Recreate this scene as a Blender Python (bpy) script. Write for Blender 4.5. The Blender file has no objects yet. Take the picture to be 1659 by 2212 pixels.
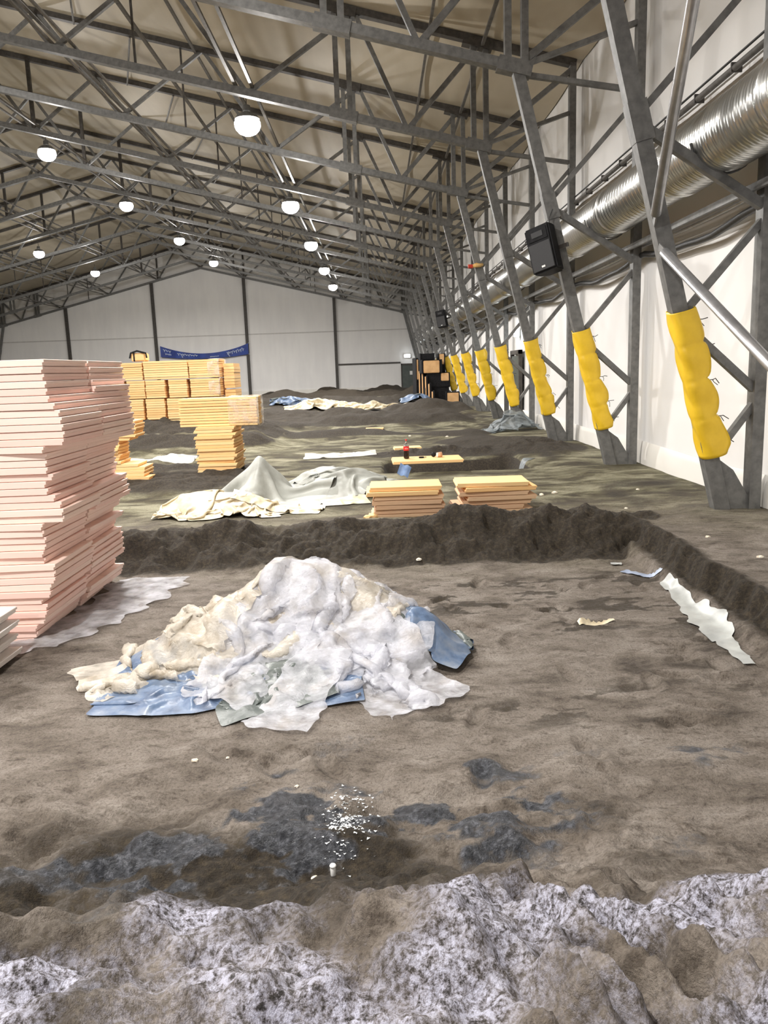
import bpy, bmesh, math, random
import numpy as np
from mathutils import Vector, Matrix
random.seed(7)
SC = bpy.context.scene
COL = SC.collection
PI = math.pi

# ------------------------------------------------------------------ camera
F = 1700.0; VX, VY = 814.0, 800.0; ROLL = math.radians(2.0); CXP, CYP = 829.5, 1106.0; CAMH = 1.96
wy = Vector(((VX-CXP)/F, (CYP-VY)/F, -1.0)).normalized()
up = Vector((-math.sin(ROLL), math.cos(ROLL), 0.0)); up = (up - wy*up.dot(wy)).normalized()
wx = wy.cross(up)
cam = bpy.data.objects.new('camera', bpy.data.cameras.new('camera'))
COL.objects.link(cam)
cam.matrix_world = Matrix.Translation((0, 0, CAMH)) @ Matrix((wx, wy, up)).to_4x4()
cam.data.sensor_fit = 'VERTICAL'; cam.data.sensor_height = 32.0; cam.data.lens = F/2212*32.0
cam.data.clip_end = 300; cam.data.clip_start = 0.05
SC.camera = cam

# ------------------------------------------------------------------ world, exposure, lamps' strength
w = bpy.data.worlds.new('world'); SC.world = w; w.use_nodes = True
w.node_tree.nodes['Background'].inputs[0].default_value = (0.9, 0.95, 1.0, 1)
w.node_tree.nodes['Background'].inputs[1].default_value = 0.0
SC.view_settings.view_transform = 'Standard'; SC.view_settings.look = 'None'
SC.view_settings.gamma = 1.0; SC.view_settings.use_curve_mapping = False
SC.view_settings.exposure = -0.08
SC.cycles.use_denoising = True
SC.cycles.max_bounces = 8; SC.cycles.diffuse_bounces = 5; SC.cycles.transparent_max_bounces = 16
SC.cycles.caustics_reflective = False; SC.cycles.caustics_refractive = False
SC.cycles.sample_clamp_indirect = 6.0
LAMP_DOWN = 820.0      # W of each high-bay lamp, downward
LAMP_LEAK = 380.0      # W of an extra point below its lens, spilling sideways and up
LAMP_COL = (1.0, 0.965, 0.93)

# ------------------------------------------------------------------ numpy noise
_rs = np.random.RandomState(11)
_perm = _rs.permutation(512); _perm = np.concatenate([_perm, _perm, _perm])
_g = _rs.rand(2048)*2-1
def vnoise(x, y, s=0):
    x = np.asarray(x, float)+s*17.3; y = np.asarray(y, float)+s*9.1
    xi = np.floor(x).astype(int); yi = np.floor(y).astype(int)
    xf = x-xi; yf = y-yi
    u = xf*xf*xf*(xf*(xf*6-15)+10); v = yf*yf*yf*(yf*(yf*6-15)+10)
    def h(a, b): return _g[_perm[(_perm[a & 511]+b) & 511]]
    return (h(xi, yi)*(1-u)+h(xi+1, yi)*u)*(1-v)+(h(xi, yi+1)*(1-u)+h(xi+1, yi+1)*u)*v
def fbm(x, y, o=4, s=0, g=0.5):
    r = 0; a = 1.0; t = 0
    for i in range(o):
        r = r+a*vnoise(x*2**i, y*2**i, s+i*3); t += a; a *= g
    return r/t
def sm(a, b, x):
    t = np.clip((x-a)/(b-a), 0, 1); return t*t*(3-2*t)
def gs(x, y, cx, cy, rx, ry): return np.exp(-((x-cx)/rx)**2-((y-cy)/ry)**2)

# ------------------------------------------------------------------ helpers
def tag(o, label=None, cat=None, group=None, kind=None):
    if label: o['label'] = label
    if cat: o['category'] = cat
    if group: o['group'] = group
    if kind: o['kind'] = kind
    return o
def empty(name, loc=(0, 0, 0), rz=0.0):
    o = bpy.data.objects.new(name, None); COL.objects.link(o)
    o.location = loc; o.rotation_euler = (0, 0, rz); o.empty_display_size = 0.1
    return o
def link(name, me, mat, parent=None, loc=None):
    o = bpy.data.objects.new(name, me); COL.objects.link(o)
    if mat is not None and not me.materials: me.materials.append(mat)
    if parent: o.parent = parent
    if loc: o.location = loc
    return o
def mesh_of(bm, name, smooth=False):
    bmesh.ops.recalc_face_normals(bm, faces=bm.faces)
    me = bpy.data.meshes.new(name); bm.to_mesh(me); bm.free()
    if smooth:
        for p in me.polygons: p.use_smooth = True
    return me
def obj(name, bm, mat, parent=None, smooth=False, loc=None):
    return link(name, mesh_of(bm, name, smooth), mat, parent, loc)
def box(bm, x0, x1, y0, y1, z0, z1, bev=0.0):
    v = [bm.verts.new(p) for p in ((x0,y0,z0),(x1,y0,z0),(x1,y1,z0),(x0,y1,z0),(x0,y0,z1),(x1,y0,z1),(x1,y1,z1),(x0,y1,z1))]
    fs = [bm.faces.new([v[i] for i in f]) for f in ((3,2,1,0),(4,5,6,7),(0,1,5,4),(1,2,6,5),(2,3,7,6),(3,0,4,7))]
    if bev > 0:
        es = list({e for f in fs for e in f.edges})
        bmesh.ops.bevel(bm, geom=es, offset=bev, segments=2, affect='EDGES')
def beam(bm, p, q, w, d, side=Vector((0, 1, 0)), hollow=False):
    """rectangular bar from p to q: d along 'side', w across"""
    p = Vector(p); q = Vector(q); ax = (q-p).normalized()
    s = (side-ax*side.dot(ax)).normalized(); t = ax.cross(s)
    c = [s*(d/2)*a+t*(w/2)*b for a, b in ((-1,-1),(1,-1),(1,1),(-1,1))]
    a = [bm.verts.new(p+k) for k in c]; b = [bm.verts.new(q+k) for k in c]
    for i in range(4): bm.faces.new((a[i], a[(i+1)%4], b[(i+1)%4], b[i]))
    bm.faces.new(a[::-1]); bm.faces.new(b)
def tube(bm, pts, r, n=8, caps=True):
    pts = [Vector(p) for p in pts]; rings = []
    rr = r if hasattr(r, '__len__') else [r]*len(pts)
    prev = None
    for i, p in enumerate(pts):
        a = (pts[min(i+1, len(pts)-1)]-pts[max(i-1, 0)]).normalized()
        if prev is None: prev = Vector((0, 0, 1)) if abs(a.z) < .9 else Vector((1, 0, 0))
        s = (prev-a*prev.dot(a)).normalized(); t = a.cross(s); prev = s
        rings.append([bm.verts.new(p+(s*math.cos(2*PI*k/n)+t*math.sin(2*PI*k/n))*rr[i]) for k in range(n)])
    for i in range(len(rings)-1):
        for k in range(n): bm.faces.new((rings[i][k], rings[i][(k+1)%n], rings[i+1][(k+1)%n], rings[i+1][k]))
    if caps: bm.faces.new(rings[0][::-1]); bm.faces.new(rings[-1])
def lathe(bm, prof, n=24, c=(0, 0, 0)):
    rings = [[bm.verts.new((c[0]+r*math.cos(2*PI*k/n), c[1]+r*math.sin(2*PI*k/n), c[2]+z)) for k in range(n)] for r, z in prof]
    for i in range(len(rings)-1):
        for k in range(n): bm.faces.new((rings[i][k], rings[i][(k+1)%n], rings[i+1][(k+1)%n], rings[i+1][k]))
    bm.faces.new(rings[0][::-1]); bm.faces.new(rings[-1])
def quadmesh(P, name, smooth=True, thick=0):
    n, m, _ = P.shape
    me = bpy.data.meshes.new(name)
    idx = np.arange(n*m).reshape(n, m)
    f = np.stack([idx[:-1,:-1], idx[1:,:-1], idx[1:,1:], idx[:-1,1:]], -1).reshape(-1, 4)
    me.vertices.add(n*m); me.vertices.foreach_set('co', P.reshape(-1).astype(np.float32))
    me.loops.add(f.size); me.loops.foreach_set('vertex_index', f.reshape(-1).astype(np.int32))
    me.polygons.add(len(f)); me.polygons.foreach_set('loop_start', (np.arange(len(f))*4).astype(np.int32))
    me.polygons.foreach_set('use_smooth', np.full(len(f), smooth))
    me.update(calc_edges=True); me.validate()
    return me
ORD = ['topmost','second','third','fourth','fifth','sixth','seventh','eighth','ninth','tenth','eleventh','twelfth','thirteenth','fourteenth','fifteenth','sixteenth','seventeenth','eighteenth','nineteenth','twentieth']
def ordn(i, first='topmost'):
    if i == 0: return first
    if i < 20: return ORD[i]
    tens = {2:'twenty',3:'thirty',4:'forty',5:'fifty'}[(i+1)//10]
    u = (i+1) % 10
    return {2:'twentieth',3:'thirtieth',4:'fortieth',5:'fiftieth'}[(i+1)//10] if u == 0 else tens+'-'+['','first']+[] [0:0] if False else (
        {2:'twentieth',3:'thirtieth',4:'fortieth',5:'fiftieth'}[(i+1)//10] if u == 0 else tens+'-'+['','first','second','third','fourth','fifth','sixth','seventh','eighth','ninth'][u])

# ------------------------------------------------------------------ materials
def new_mat(name):
    m = bpy.data.materials.new(name); m.use_nodes = True
    nt = m.node_tree; return m, nt, nt.nodes['Principled BSDF']
def setp(b, **k):
    for n, v in k.items():
        b.inputs[n.replace('_', ' ')].default_value = v if not isinstance(v, tuple) else tuple(v)+((1,) if len(v) == 3 else ())
def noise(nt, scale, detail=4, rough=.55, coord='Object', dist=0, mscale=None):
    tc = nt.nodes.new('ShaderNodeTexCoord'); n = nt.nodes.new('ShaderNodeTexNoise')
    n.inputs['Scale'].default_value = scale; n.inputs['Detail'].default_value = detail
    n.inputs['Roughness'].default_value = rough; n.inputs['Distortion'].default_value = dist
    if mscale:
        mp = nt.nodes.new('ShaderNodeMapping'); mp.inputs['Scale'].default_value = mscale
        nt.links.new(tc.outputs[coord], mp.inputs[0]); nt.links.new(mp.outputs[0], n.inputs['Vector'])
    else: nt.links.new(tc.outputs[coord], n.inputs['Vector'])
    return n.outputs['Fac']
def ramp(nt, fac, stops):
    r = nt.nodes.new('ShaderNodeValToRGB'); nt.links.new(fac, r.inputs[0])
    while len(r.color_ramp.elements) < len(stops): r.color_ramp.elements.new(.5)
    for e, (p, c) in zip(r.color_ramp.elements, stops):
        e.position = p; e.color = tuple(c)+(1,) if len(c) == 3 else c
    return r.outputs[0]
def bump(nt, b, h, strength=.4, dist=.02):
    n = nt.nodes.new('ShaderNodeBump'); n.inputs['Strength'].default_value = strength; n.inputs['Distance'].default_value = dist
    nt.links.new(h, n.inputs['Height']); nt.links.new(n.outputs[0], b.inputs['Normal'])
def simple(name, c0, c1, scale=4, rough=.6, metal=0, bs=.2, bd=.01, **k):
    m, nt, b = new_mat(name)
    f = noise(nt, scale, 5)
    nt.links.new(ramp(nt, f, [(.35, c0), (.65, c1)]), b.inputs['Base Color'])
    setp(b, Roughness=rough, Metallic=metal, **k)
    if bs: bump(nt, b, f, bs, bd)
    return m
M_STEEL = simple('galvanised_steel', (.125,.125,.122), (.195,.195,.188), 9, .5, .2, .1, .002)
M_STEEL_LIGHT = simple('bright_tube_steel', (.42,.42,.43), (.55,.55,.56), 7, .33, .75, .05, .001)
M_STEEL_DARK = simple('dark_steel', (.045,.04,.036), (.08,.072,.064), 9, .6, .1, .1, .002)
def membrane(name, c0, c1):
    m, nt, b = new_mat(name)
    f = noise(nt, .35, 5, .6); f2 = noise(nt, 1.0, 3, .5, mscale=(2.2, .35, .35))
    mx = nt.nodes.new('ShaderNodeMath'); mx.operation = 'ADD'; nt.links.new(f, mx.inputs[0]); nt.links.new(f2, mx.inputs[1])
    ml = nt.nodes.new('ShaderNodeMath'); ml.operation = 'MULTIPLY'; ml.inputs[1].default_value = .5; nt.links.new(mx.outputs[0], ml.inputs[0])
    nt.links.new(ramp(nt, ml.outputs[0], [(.35, c0), (.6, c1)]), b.inputs['Base Color'])
    setp(b, Roughness=.6); bump(nt, b, f, .25, .05)
    return m
M_WALL = membrane('white_wall_membrane', (.80,.79,.78), (.87,.86,.84))
M_ROOF = membrane('cream_roof_membrane', (.46,.405,.31), (.54,.48,.375))
M_SKIRT = membrane('white_skirt_membrane', (.77,.75,.70), (.83,.81,.76))
M_YELLOW = simple('yellow_vinyl', (.78,.50,.02), (.88,.58,.03), 5, .38, 0, .15, .01)
M_BLACK = simple('black_plastic', (.008,.008,.009), (.016,.016,.018), 12, .65, 0, .1, .002)
M_BLACK.node_tree.nodes['Principled BSDF'].inputs['Specular IOR Level'].default_value = .15
M_GRILLE = simple('speaker_grille', (.012,.012,.013), (.02,.02,.022), 200, .6, 0, .3, .002)
M_HOSE = simple('black_rubber_hose', (.012,.012,.012), (.03,.03,.03), 20, .5)
M_DOOR = simple('grey_green_door_paint', (.06,.075,.068), (.08,.095,.088), 3, .5)
M_WHITEP = simple('white_plastic', (.75,.75,.73), (.82,.82,.8), 5, .4)
def foam(name, c0, c1, dirt=.25):
    m, nt, b = new_mat(name)
    oi = nt.nodes.new('ShaderNodeObjectInfo')
    base = ramp(nt, oi.outputs['Random'], [(0, c0), (1, c1)])
    f = noise(nt, 3.0, 6, .65, 'Generated', 0, (1, 1, 3))
    d = ramp(nt, f, [(.30, (.45,.36,.30)), (.44, (1,1,1))])
    mx = nt.nodes.new('ShaderNodeMix'); mx.data_type = 'RGBA'; mx.blend_type = 'MULTIPLY'; mx.inputs[0].default_value = dirt
    nt.links.new(base, mx.inputs[6]); nt.links.new(d, mx.inputs[7]); nt.links.new(mx.outputs[2], b.inputs['Base Color'])
    setp(b, Roughness=.75); bump(nt, b, noise(nt, 60, 2), .15, .003)
    return m
M_PINK_LIT = foam('pink_lit_foam_board', (.92,.64,.56), (.95,.75,.66), .45)  # same boards as the orange ones; near light's pink tint put into the colour
M_FOAM = foam('yellow_orange_foam_board', (.86,.52,.22), (.93,.66,.33), .3)
M_FOAMP = foam('pale_tan_foam_board', (.62,.40,.25), (.74,.52,.32), .7)
M_TARP_BLUE, nt, b = new_mat('blue_tarpaulin')
geo = nt.nodes.new('ShaderNodeNewGeometry'); f = noise(nt, 5, 5)
top_ = ramp(nt, f, [(.3, (.05,.075,.13)), (.5, (.12,.18,.29)), (.75, (.28,.32,.38))])
bot_ = ramp(nt, f, [(.3, (.07,.085,.08)), (.7, (.15,.17,.16))])
mx = nt.nodes.new('ShaderNodeMix'); mx.data_type = 'RGBA'; nt.links.new(geo.outputs['Backfacing'], mx.inputs[0])
nt.links.new(top_, mx.inputs[6]); nt.links.new(bot_, mx.inputs[7]); nt.links.new(mx.outputs[2], b.inputs['Base Color'])
setp(b, Roughness=.4); bump(nt, b, noise(nt, 14, 4), .35, .02)
M_TARP_GREY, nt, b = new_mat('grey_tarpaulin')
geo = nt.nodes.new('ShaderNodeNewGeometry'); f = noise(nt, 2.2, 5)
top_ = ramp(nt, f, [(.3, (.20,.20,.175)), (.6, (.36,.37,.34))])
bot_ = ramp(nt, f, [(.3, (.06,.07,.065)), (.7, (.16,.165,.14))])
mx = nt.nodes.new('ShaderNodeMix'); mx.data_type = 'RGBA'; nt.links.new(geo.outputs['Backfacing'], mx.inputs[0])
nt.links.new(top_, mx.inputs[6]); nt.links.new(bot_, mx.inputs[7]); nt.links.new(mx.outputs[2], b.inputs['Base Color'])
setp(b, Roughness=.5); bump(nt, b, noise(nt, 7, 4), .3, .02)
def film(name, c, clear=.3, rough=.22, dirty=(.5,.44,.36)):
    m, nt, b = new_mat(name)
    f = noise(nt, 3.5, 5)
    nt.links.new(ramp(nt, f, [(.3, dirty), (.48, c)]), b.inputs['Base Color'])
    setp(b, Roughness=rough, IOR=1.5); b.inputs['Specular IOR Level'].default_value = .8
    bump(nt, b, noise(nt, 9, 4, .6, 'Object', 2.5, (1, 2.2, 1)), .8, .02)
    tr = nt.nodes.new('ShaderNodeBsdfTransparent'); tl = nt.nodes.new('ShaderNodeBsdfTranslucent')
    tl.inputs[0].default_value = tuple(c)+(1,)
    m1 = nt.nodes.new('ShaderNodeMixShader'); m1.inputs[0].default_value = .25
    m2 = nt.nodes.new('ShaderNodeMixShader')
    out = nt.nodes['Material Output']
    nt.links.new(b.outputs[0], m1.inputs[1]); nt.links.new(tl.outputs[0], m1.inputs[2])
    nt.links.new(m1.outputs[0], m2.inputs[1]); nt.links.new(tr.outputs[0], m2.inputs[2])
    f3 = noise(nt, 6, 3)
    mm = nt.nodes.new('ShaderNodeMapRange'); mm.inputs['From Min'].default_value = .35; mm.inputs['From Max'].default_value = .65
    mm.inputs['To Min'].default_value = max(0, clear-.28); mm.inputs['To Max'].default_value = min(.9, clear+.22)
    nt.links.new(f3, mm.inputs[0]); nt.links.new(mm.outputs[0], m2.inputs[0]); nt.links.new(m2.outputs[0], out.inputs[0])
    return m
M_FILM = film('clear_plastic_film', (.86,.87,.93), .42, .12, (.60,.56,.53))
M_WRAP = film('thin_wrapping_film', (.86,.84,.78), .72, .12, (.8,.78,.72))
M_FILM_CREAM = film('yellowed_plastic_film', (.84,.78,.68), .26, .3, (.45,.36,.24))
M_FILM_WHITE = film('white_plastic_film', (.82,.80,.74), .06, .35, (.55,.5,.42))
M_CREAM = simple('cream_crumpled_film', (.50,.42,.28), (.80,.72,.54), 6, .35, 0, .5, .02)

# soil: the colour attribute 'soil' marks dug earth (R), wet mud (G) and pale bluish speckles on the near heap (B)
M_SOIL, nt, b = new_mat('earth_floor')
at = nt.nodes.new('ShaderNodeAttribute'); at.attribute_name = 'soil'
sep = nt.nodes.new('ShaderNodeSeparateColor'); nt.links.new(at.outputs['Color'], sep.inputs[0])
fine = noise(nt, 26, 8, .7); mid = noise(nt, 2.3, 7, .62, 'Object', .4, (1, 1.5, 1)); streak = noise(nt, 1.1, 6, .6, 'Object', .6, (.9, 1.5, 1))
def mixc(fac, a, bb, kind='MIX'):
    m_ = nt.nodes.new('ShaderNodeMix'); m_.data_type = 'RGBA'; m_.blend_type = kind
    if isinstance(fac, float): m_.inputs[0].default_value = fac
    else: nt.links.new(fac, m_.inputs[0])
    nt.links.new(a, m_.inputs[6]); nt.links.new(bb, m_.inputs[7]); return m_.outputs[2]
flat = ramp(nt, mid, [(.30, (.070,.054,.040)), (.42, (.165,.136,.108)), (.52, (.235,.20,.166)), (.70, (.33,.29,.25))])
olive = ramp(nt, streak, [(.38, (.040,.030,.012)), (.47, (.10,.085,.043)), (.54, (.19,.175,.105)), (.64, (.33,.31,.21))])
posn = nt.nodes.new('ShaderNodeNewGeometry'); sxyz = nt.nodes.new('ShaderNodeSeparateXYZ'); nt.links.new(posn.outputs['Position'], sxyz.inputs[0])
mr = nt.nodes.new('ShaderNodeMapRange'); mr.inputs['From Min'].default_value = 8.0; mr.inputs['From Max'].default_value = 12.0
nt.links.new(sxyz.outputs['Y'], mr.inputs[0])
spk = ramp(nt, noise(nt, 9, 8, .72, 'Object', .5, (1, 1.6, 1)), [(.36, (.42,.38,.34)), (.47, (1,1,1))])
spk2 = ramp(nt, noise(nt, 60, 5, .7), [(.36, (.55,.52,.5)), (.5, (1,1,1)), (.68, (1.18,1.18,1.18))])
flat2 = mixc(.85, mixc(.8, mixc(mr.outputs[0], flat, olive), spk, 'MULTIPLY'), spk2, 'MULTIPLY')
dug = ramp(nt, fine, [(.3, (.008,.005,.002)), (.48, (.026,.018,.009)), (.62, (.055,.040,.022)), (.78, (.11,.085,.052))])
wet = ramp(nt, fine, [(.34, (.010,.010,.012)), (.52, (.045,.048,.056)), (.66, (.14,.145,.165))])
pale_speckle = ramp(nt, noise(nt, 38, 6, .75), [(.40, (.03,.026,.024)), (.47, (.24,.225,.25)), (.58, (.60,.60,.72))])
def thr(chan, lo=.35, hi=.65):
    a_ = nt.nodes.new('ShaderNodeMath'); a_.operation = 'MULTIPLY_ADD'; nt.links.new(fine, a_.inputs[0]); a_.inputs[1].default_value = .5; 
    s_ = nt.nodes.new('ShaderNodeMath'); s_.operation = 'SUBTRACT'; nt.links.new(chan, s_.inputs[0]); s_.inputs[1].default_value = .25
    nt.links.new(s_.outputs[0], a_.inputs[2])
    m_ = nt.nodes.new('ShaderNodeMapRange'); m_.inputs['From Min'].default_value = lo; m_.inputs['From Max'].default_value = hi
    nt.links.new(a_.outputs[0], m_.inputs[0]); return m_.outputs[0]
c = mixc(thr(sep.outputs[0]), flat2, dug)
wf = thr(sep.outputs[1]); c = mixc(wf, c, wet)
c = mixc(thr(sep.outputs[2], .3, .8), c, pale_speckle)
nt.links.new(c, b.inputs['Base Color'])
rr = nt.nodes.new('ShaderNodeMapRange'); nt.links.new(wf, rr.inputs[0]); rr.inputs['To Min'].default_value = .85; rr.inputs['To Max'].default_value = .38
nt.links.new(rr.outputs[0], b.inputs['Roughness'])
hh = nt.nodes.new('ShaderNodeMath'); hh.operation = 'ADD'; nt.links.new(fine, hh.inputs[0])
h2 = noise(nt, 90, 4, .7); nt.links.new(h2, hh.inputs[1])
bump(nt, b, hh.outputs[0], .75, .035)

# ------------------------------------------------------------------ ground
def pit_right(y): return 3.12+0*y
def ground(x, y, attr=False):
    x = np.asarray(x, float); y = np.asarray(y, float)
    n1 = fbm(x*.9, y*.9, 4, 1); n2 = fbm(x*3.1, y*3.1, 4, 2); n3 = fbm(x*9, y*9, 3, 3)
    xr = x+.10*n1+.10*n2
    R = .32*sm(2.82, 2.94, x+.03*n2)+.68*sm(3.04, 3.20, xr+.05*n2)                      # right bank of the near pit
    Fb = sm(8.95, 10.1, y+.35*n1+.25*n2)        # far bank
    inpit = (1-R)*(1-Fb)
    z = -.30*inpit
    rough_near = inpit*(1-sm(2.6, 3.4, y))
    z += inpit*(.018*n1+.012*n2)
    # lip of the far bank and its lumps
    crest = np.exp(-((y-10.05+.12*n1)/.42)**2)*(1-sm(3.4, 3.9, x))
    z += crest*(.035+.09*n2+.05*n1)
    z += .17*gs(x, y, 1.15, 9.9, .5, .45)+.15*gs(x, y, 2.25, 9.95, .6, .5)+.10*gs(x, y, -1.9, 9.9, .7, .4)
    slope = np.exp(-((y-9.5)/.55)**2)*(1-R)
    z += slope*(.10*n2+.05*n3)
    edge = np.exp(-((xr-3.12)/.22)**2)*(1-sm(9.4, 10.4, y))
    z += edge*(.03+.07*n2+.04*n3)
    # spoil heap under the photographer
    yc = 3.06+.06*np.sin(x*2.1+.6)+.07*fbm(x*1.7, x*0+3, 2, 5)+.02*np.sin(x*5)
    mnd = 1-sm(1.75, 0, 0)*0
    t = sm(0, 1, (yc+.25-y)/1.25)
    ridg = 1-np.abs(fbm(x*2.6+y*.9, y*1.1, 3, 8))*2
    rake = np.sin((x*1.0+y*.42)*36+1.6*n1)*sm(.15, .5, x)*(1-sm(1.7, 2.1, x))
    z += t*(.55+.09*n1+.06*(ridg-.5)+.05*rake*sm(.1, .5, t)+.05*n2+.035*n3)
    # clods and churned mud in front of the heap
    churn = sm(4.3, 3.7, y)*(1-sm(1.0, 1.8, x))*inpit
    z += churn*(.045*n2+.03*n3+.035*(.5-np.abs(fbm(x*2.3, y*3.4, 3, 77))*2.2))+inpit*(1-sm(4,5.5,y))*.025*n2+.05*gs(x, y, .35, 3.45, .6, .2)+.05*gs(x, y, -.55, 3.6, .22, .25)
    if np.ndim(x):
        pass
    gran = np.clip(sm(4.3, 3.4, y)*.9+slope+crest+edge*.7, 0, 1)
    z += gran*(y < 12)*(.013*fbm(x*24, y*24, 2, 81)+.010*np.abs(fbm(x*13, y*13, 2, 82)))
    # footprints
    for (fx, fy, a) in FEET:
        dx = (x-fx)*math.cos(a)+(y-fy)*math.sin(a); dy = -(x-fx)*math.sin(a)+(y-fy)*math.cos(a)
        q = (dx/.055)**2+(dy/.14)**2
        z = z-.036*np.exp(-q*q)+.010*np.exp(-(q-1.9)**2)
    # beyond the bank
    far = Fb*(1-sm(3.3, 3.8, x))
    z += far*(-.04+.03*n1)
    zone = sm(12.5, 14, y)
    z += far*zone*(1-sm(17.5, 18.5, y))*sm(-2.4, -3.0, x)*(.07+.13*n1+.07*n2)     # rough heap left
    tr = sm(.0, .35, x)*(1-sm(2.75, 3.1, x))*sm(15.35, 15.6, y+.15*n1)*(1-sm(17.0, 17.8, y+.2*n1))
    z -= tr*.45
    z += .12*gs(x, y, 1.6, 18.6, 1.7, .5)*(1+n2)
    z += .20*gs(x, y, 3.75, 18.7, .95, 1.5)*(1+.4*n2)+.16*gs(x, y, 2.9, 20.8, 1.4, 1.0)*(1+.5*n1)
    emb = sm(20.6, 22.2, y+.3*n1)*.42+sm(22.8, 24.2, y+.3*n1)*.26
    emb *= (1-sm(24.6, 25.2, y))*sm(-2.4, -3.8, x)
    z += emb*(1+.25*n2)
    rl = 0
    for (yy, hh_, ww, x0, x1, sd) in ((23.5, .22, .9, -2.6, 3.0, 1), (28.5, .30, 1.2, -4.5, 3.2, 2), (33.5, .42, 1.5, -6, 3.0, 3), (36.5, .45, 1.3, .6, 4.0, 6), (41.0, .30, 1.4, -9, 2.6, 4), (50.0, .42, 1.6, -12, 2.4, 5), (62, .55, 2.5, -20, 4, 7), (70, .45, 2, -10, 4.5, 8)):
        rl = rl+hh_*np.exp(-((y-yy-1.5*fbm(x*.25, x*0, 2, sd+20))/ww)**2)*sm(x0-1, x0+.6, x)*(1-sm(x1-.5, x1+.7, x))*(1+.9*fbm(x*.55, y*.3, 3, sd+40))
    z += np.maximum(rl, 0)
    z += sm(24, 30, y)*(1-sm(3.4, 4.2, x))*(.05*n1+.04*n2)
    z += .03*n1*sm(3.3, 3.6, x)+.015*n2*sm(3.3, 3.6, x)
    # level strip where the frames stand
    z = z*(1-.75*sm(4.2, 4.6, x))
    if not attr: return z
    d = np.zeros_like(z)
    d = np.maximum(d, sm(.1, .6, slope)*(1-sm(3.3, 3.6, x)))
    d = np.maximum(d, sm(.3, .8, crest)*(.75+.6*n1))
    d = np.maximum(d, edge*.85*(1-sm(.25, 1.0, 1.25*sm(0, .2, z))))
    d = np.maximum(d, sm(.02, .25, tr)*1.1); d = np.maximum(d, sm(.06, .16, rl)*1.0); d = np.maximum(d, sm(.05, .2, emb)*.9-(np.exp(-((y-22.5)/.16)**2))*.8)
    d = np.maximum(d, far*zone*(1-sm(17.2, 18.6, y+.8*n1))*sm(-2.2, -2.9, x)*(.75+.5*n1))
    d = np.maximum(d, sm(.25, .6, gs(x, y, 3.75, 18.7, 1.1, 1.6)+gs(x, y, 2.9, 20.8, 1.6, 1.2)+gs(x, y, 1.6, 18.6, 2.2, .8))*.95)
    d = np.maximum(d, sm(26, 30, y)*(1-sm(3.4, 4.2, x))*(.55+.9*n1))
    d = np.maximum(d, .60*sm(.10, .45, fbm(x*1.9+3, y*4.2, 5, 33, .6)*1.6)*(1-R)*sm(4, 5, y)*(1-sm(8, 9, y))*sm(-.2, .35, .3*x-.2+fbm(x*.6, y*.6, 2, 34)))
    d = np.maximum(d, (churn*.7+t*.35)*(.6+1.1*n1))
    d = np.maximum(d, sm(3.2, 3.6, x)*(.28+.8*fbm(x*.9, y*.7, 4, 50)))
    wn = fbm(x*1.4+5, y*2.4, 4, 61)
    wt = gs(x, y, .30, 3.68, .66, .24)*1.35+gs(x, y, -.50, 3.60, .30, .40)*1.25+gs(x, y, -1.15, 3.35, .42, .22)*1.1+gs(x, y, -.75, 4.15, .25, .12)+gs(x, y, -1.4, 2.7, .35, .12)+gs(x, y, 1.9, 4.3, .3, .15)*.5+gs(x, y, .55, 4.15, .2, .06)*.9
    wt = wt*(.60+2.6*fbm(x*3.1+5, y*5.4, 5, 62, .65)+.6*wn+.7*n3)+.42*sm(.28, .5, wn)*(1-sm(4.4, 5.4, y))*inpit
    pale_mask = np.maximum(sm(.40, .75, t), sm(1.0, 1.2, x)*sm(.15, .4, t))*(.40+.55*sm(-.3, .5, n1)+.9*fbm(x*2, y*2, 3, 71)+.55*sm(.75, 1.1, x)*sm(-.5,.1,n1)-.22*sm(.0, .9, -x-.2))
    return z, np.clip(d, 0, 1), np.clip(wt, 0, 1), np.clip(pale_mask, 0, 1)
FEET = []
rf = random.Random(3)
for i in range(34):
    FEET.append((rf.uniform(.5, 2.7), rf.uniform(4.0, 8.2), rf.uniform(-1.6, 1.6)))
for i in range(10):
    FEET.append((rf.uniform(-2.0, .6), rf.uniform(3.8, 4.8), rf.uniform(-1.6, 1.6)))
def Z(x, y): return float(ground(np.array([x]), np.array([y]))[0])

def axis(breaks):
    out = [breaks[0][0]]
    for (a, _), (bb, st) in zip(breaks[:-1], breaks[1:]):
        n = max(1, int(round((bb-a)/st))); out += list(np.linspace(a, bb, n+1)[1:])
    return np.array(out)
xs = axis([(-37.0, 0), (-14, 1.0), (-7, .25), (-3.6, .08), (-2.0, .03), (3.6, .022), (5.25, .04)])
ys = [-20.0, -14, -9, -5, -2, 0, .6, 1.0]; y = 1.2
while y < 75.4: ys.append(y); y += max(.016, .0042*y)
ys.append(75.4); ys = np.array(ys)
X, Y = np.meshgrid(xs, ys, indexing='ij')
Zg, dug_a, wet_a, pale_a = ground(X, Y, True)
Zg += (sm(1.0, 4, Y)*0+1)*.004*fbm(X*22, Y*22, 2, 90)*(Y < 12)
me = quadmesh(np.stack([X, Y, Zg], -1), 'floor')
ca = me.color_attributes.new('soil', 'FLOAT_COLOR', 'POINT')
ca.data.foreach_set('color', np.stack([dug_a, wet_a, pale_a, np.ones_like(dug_a)], -1).reshape(-1).astype(np.float32))
tag(link('floor', me, M_SOIL), kind='structure')

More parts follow.
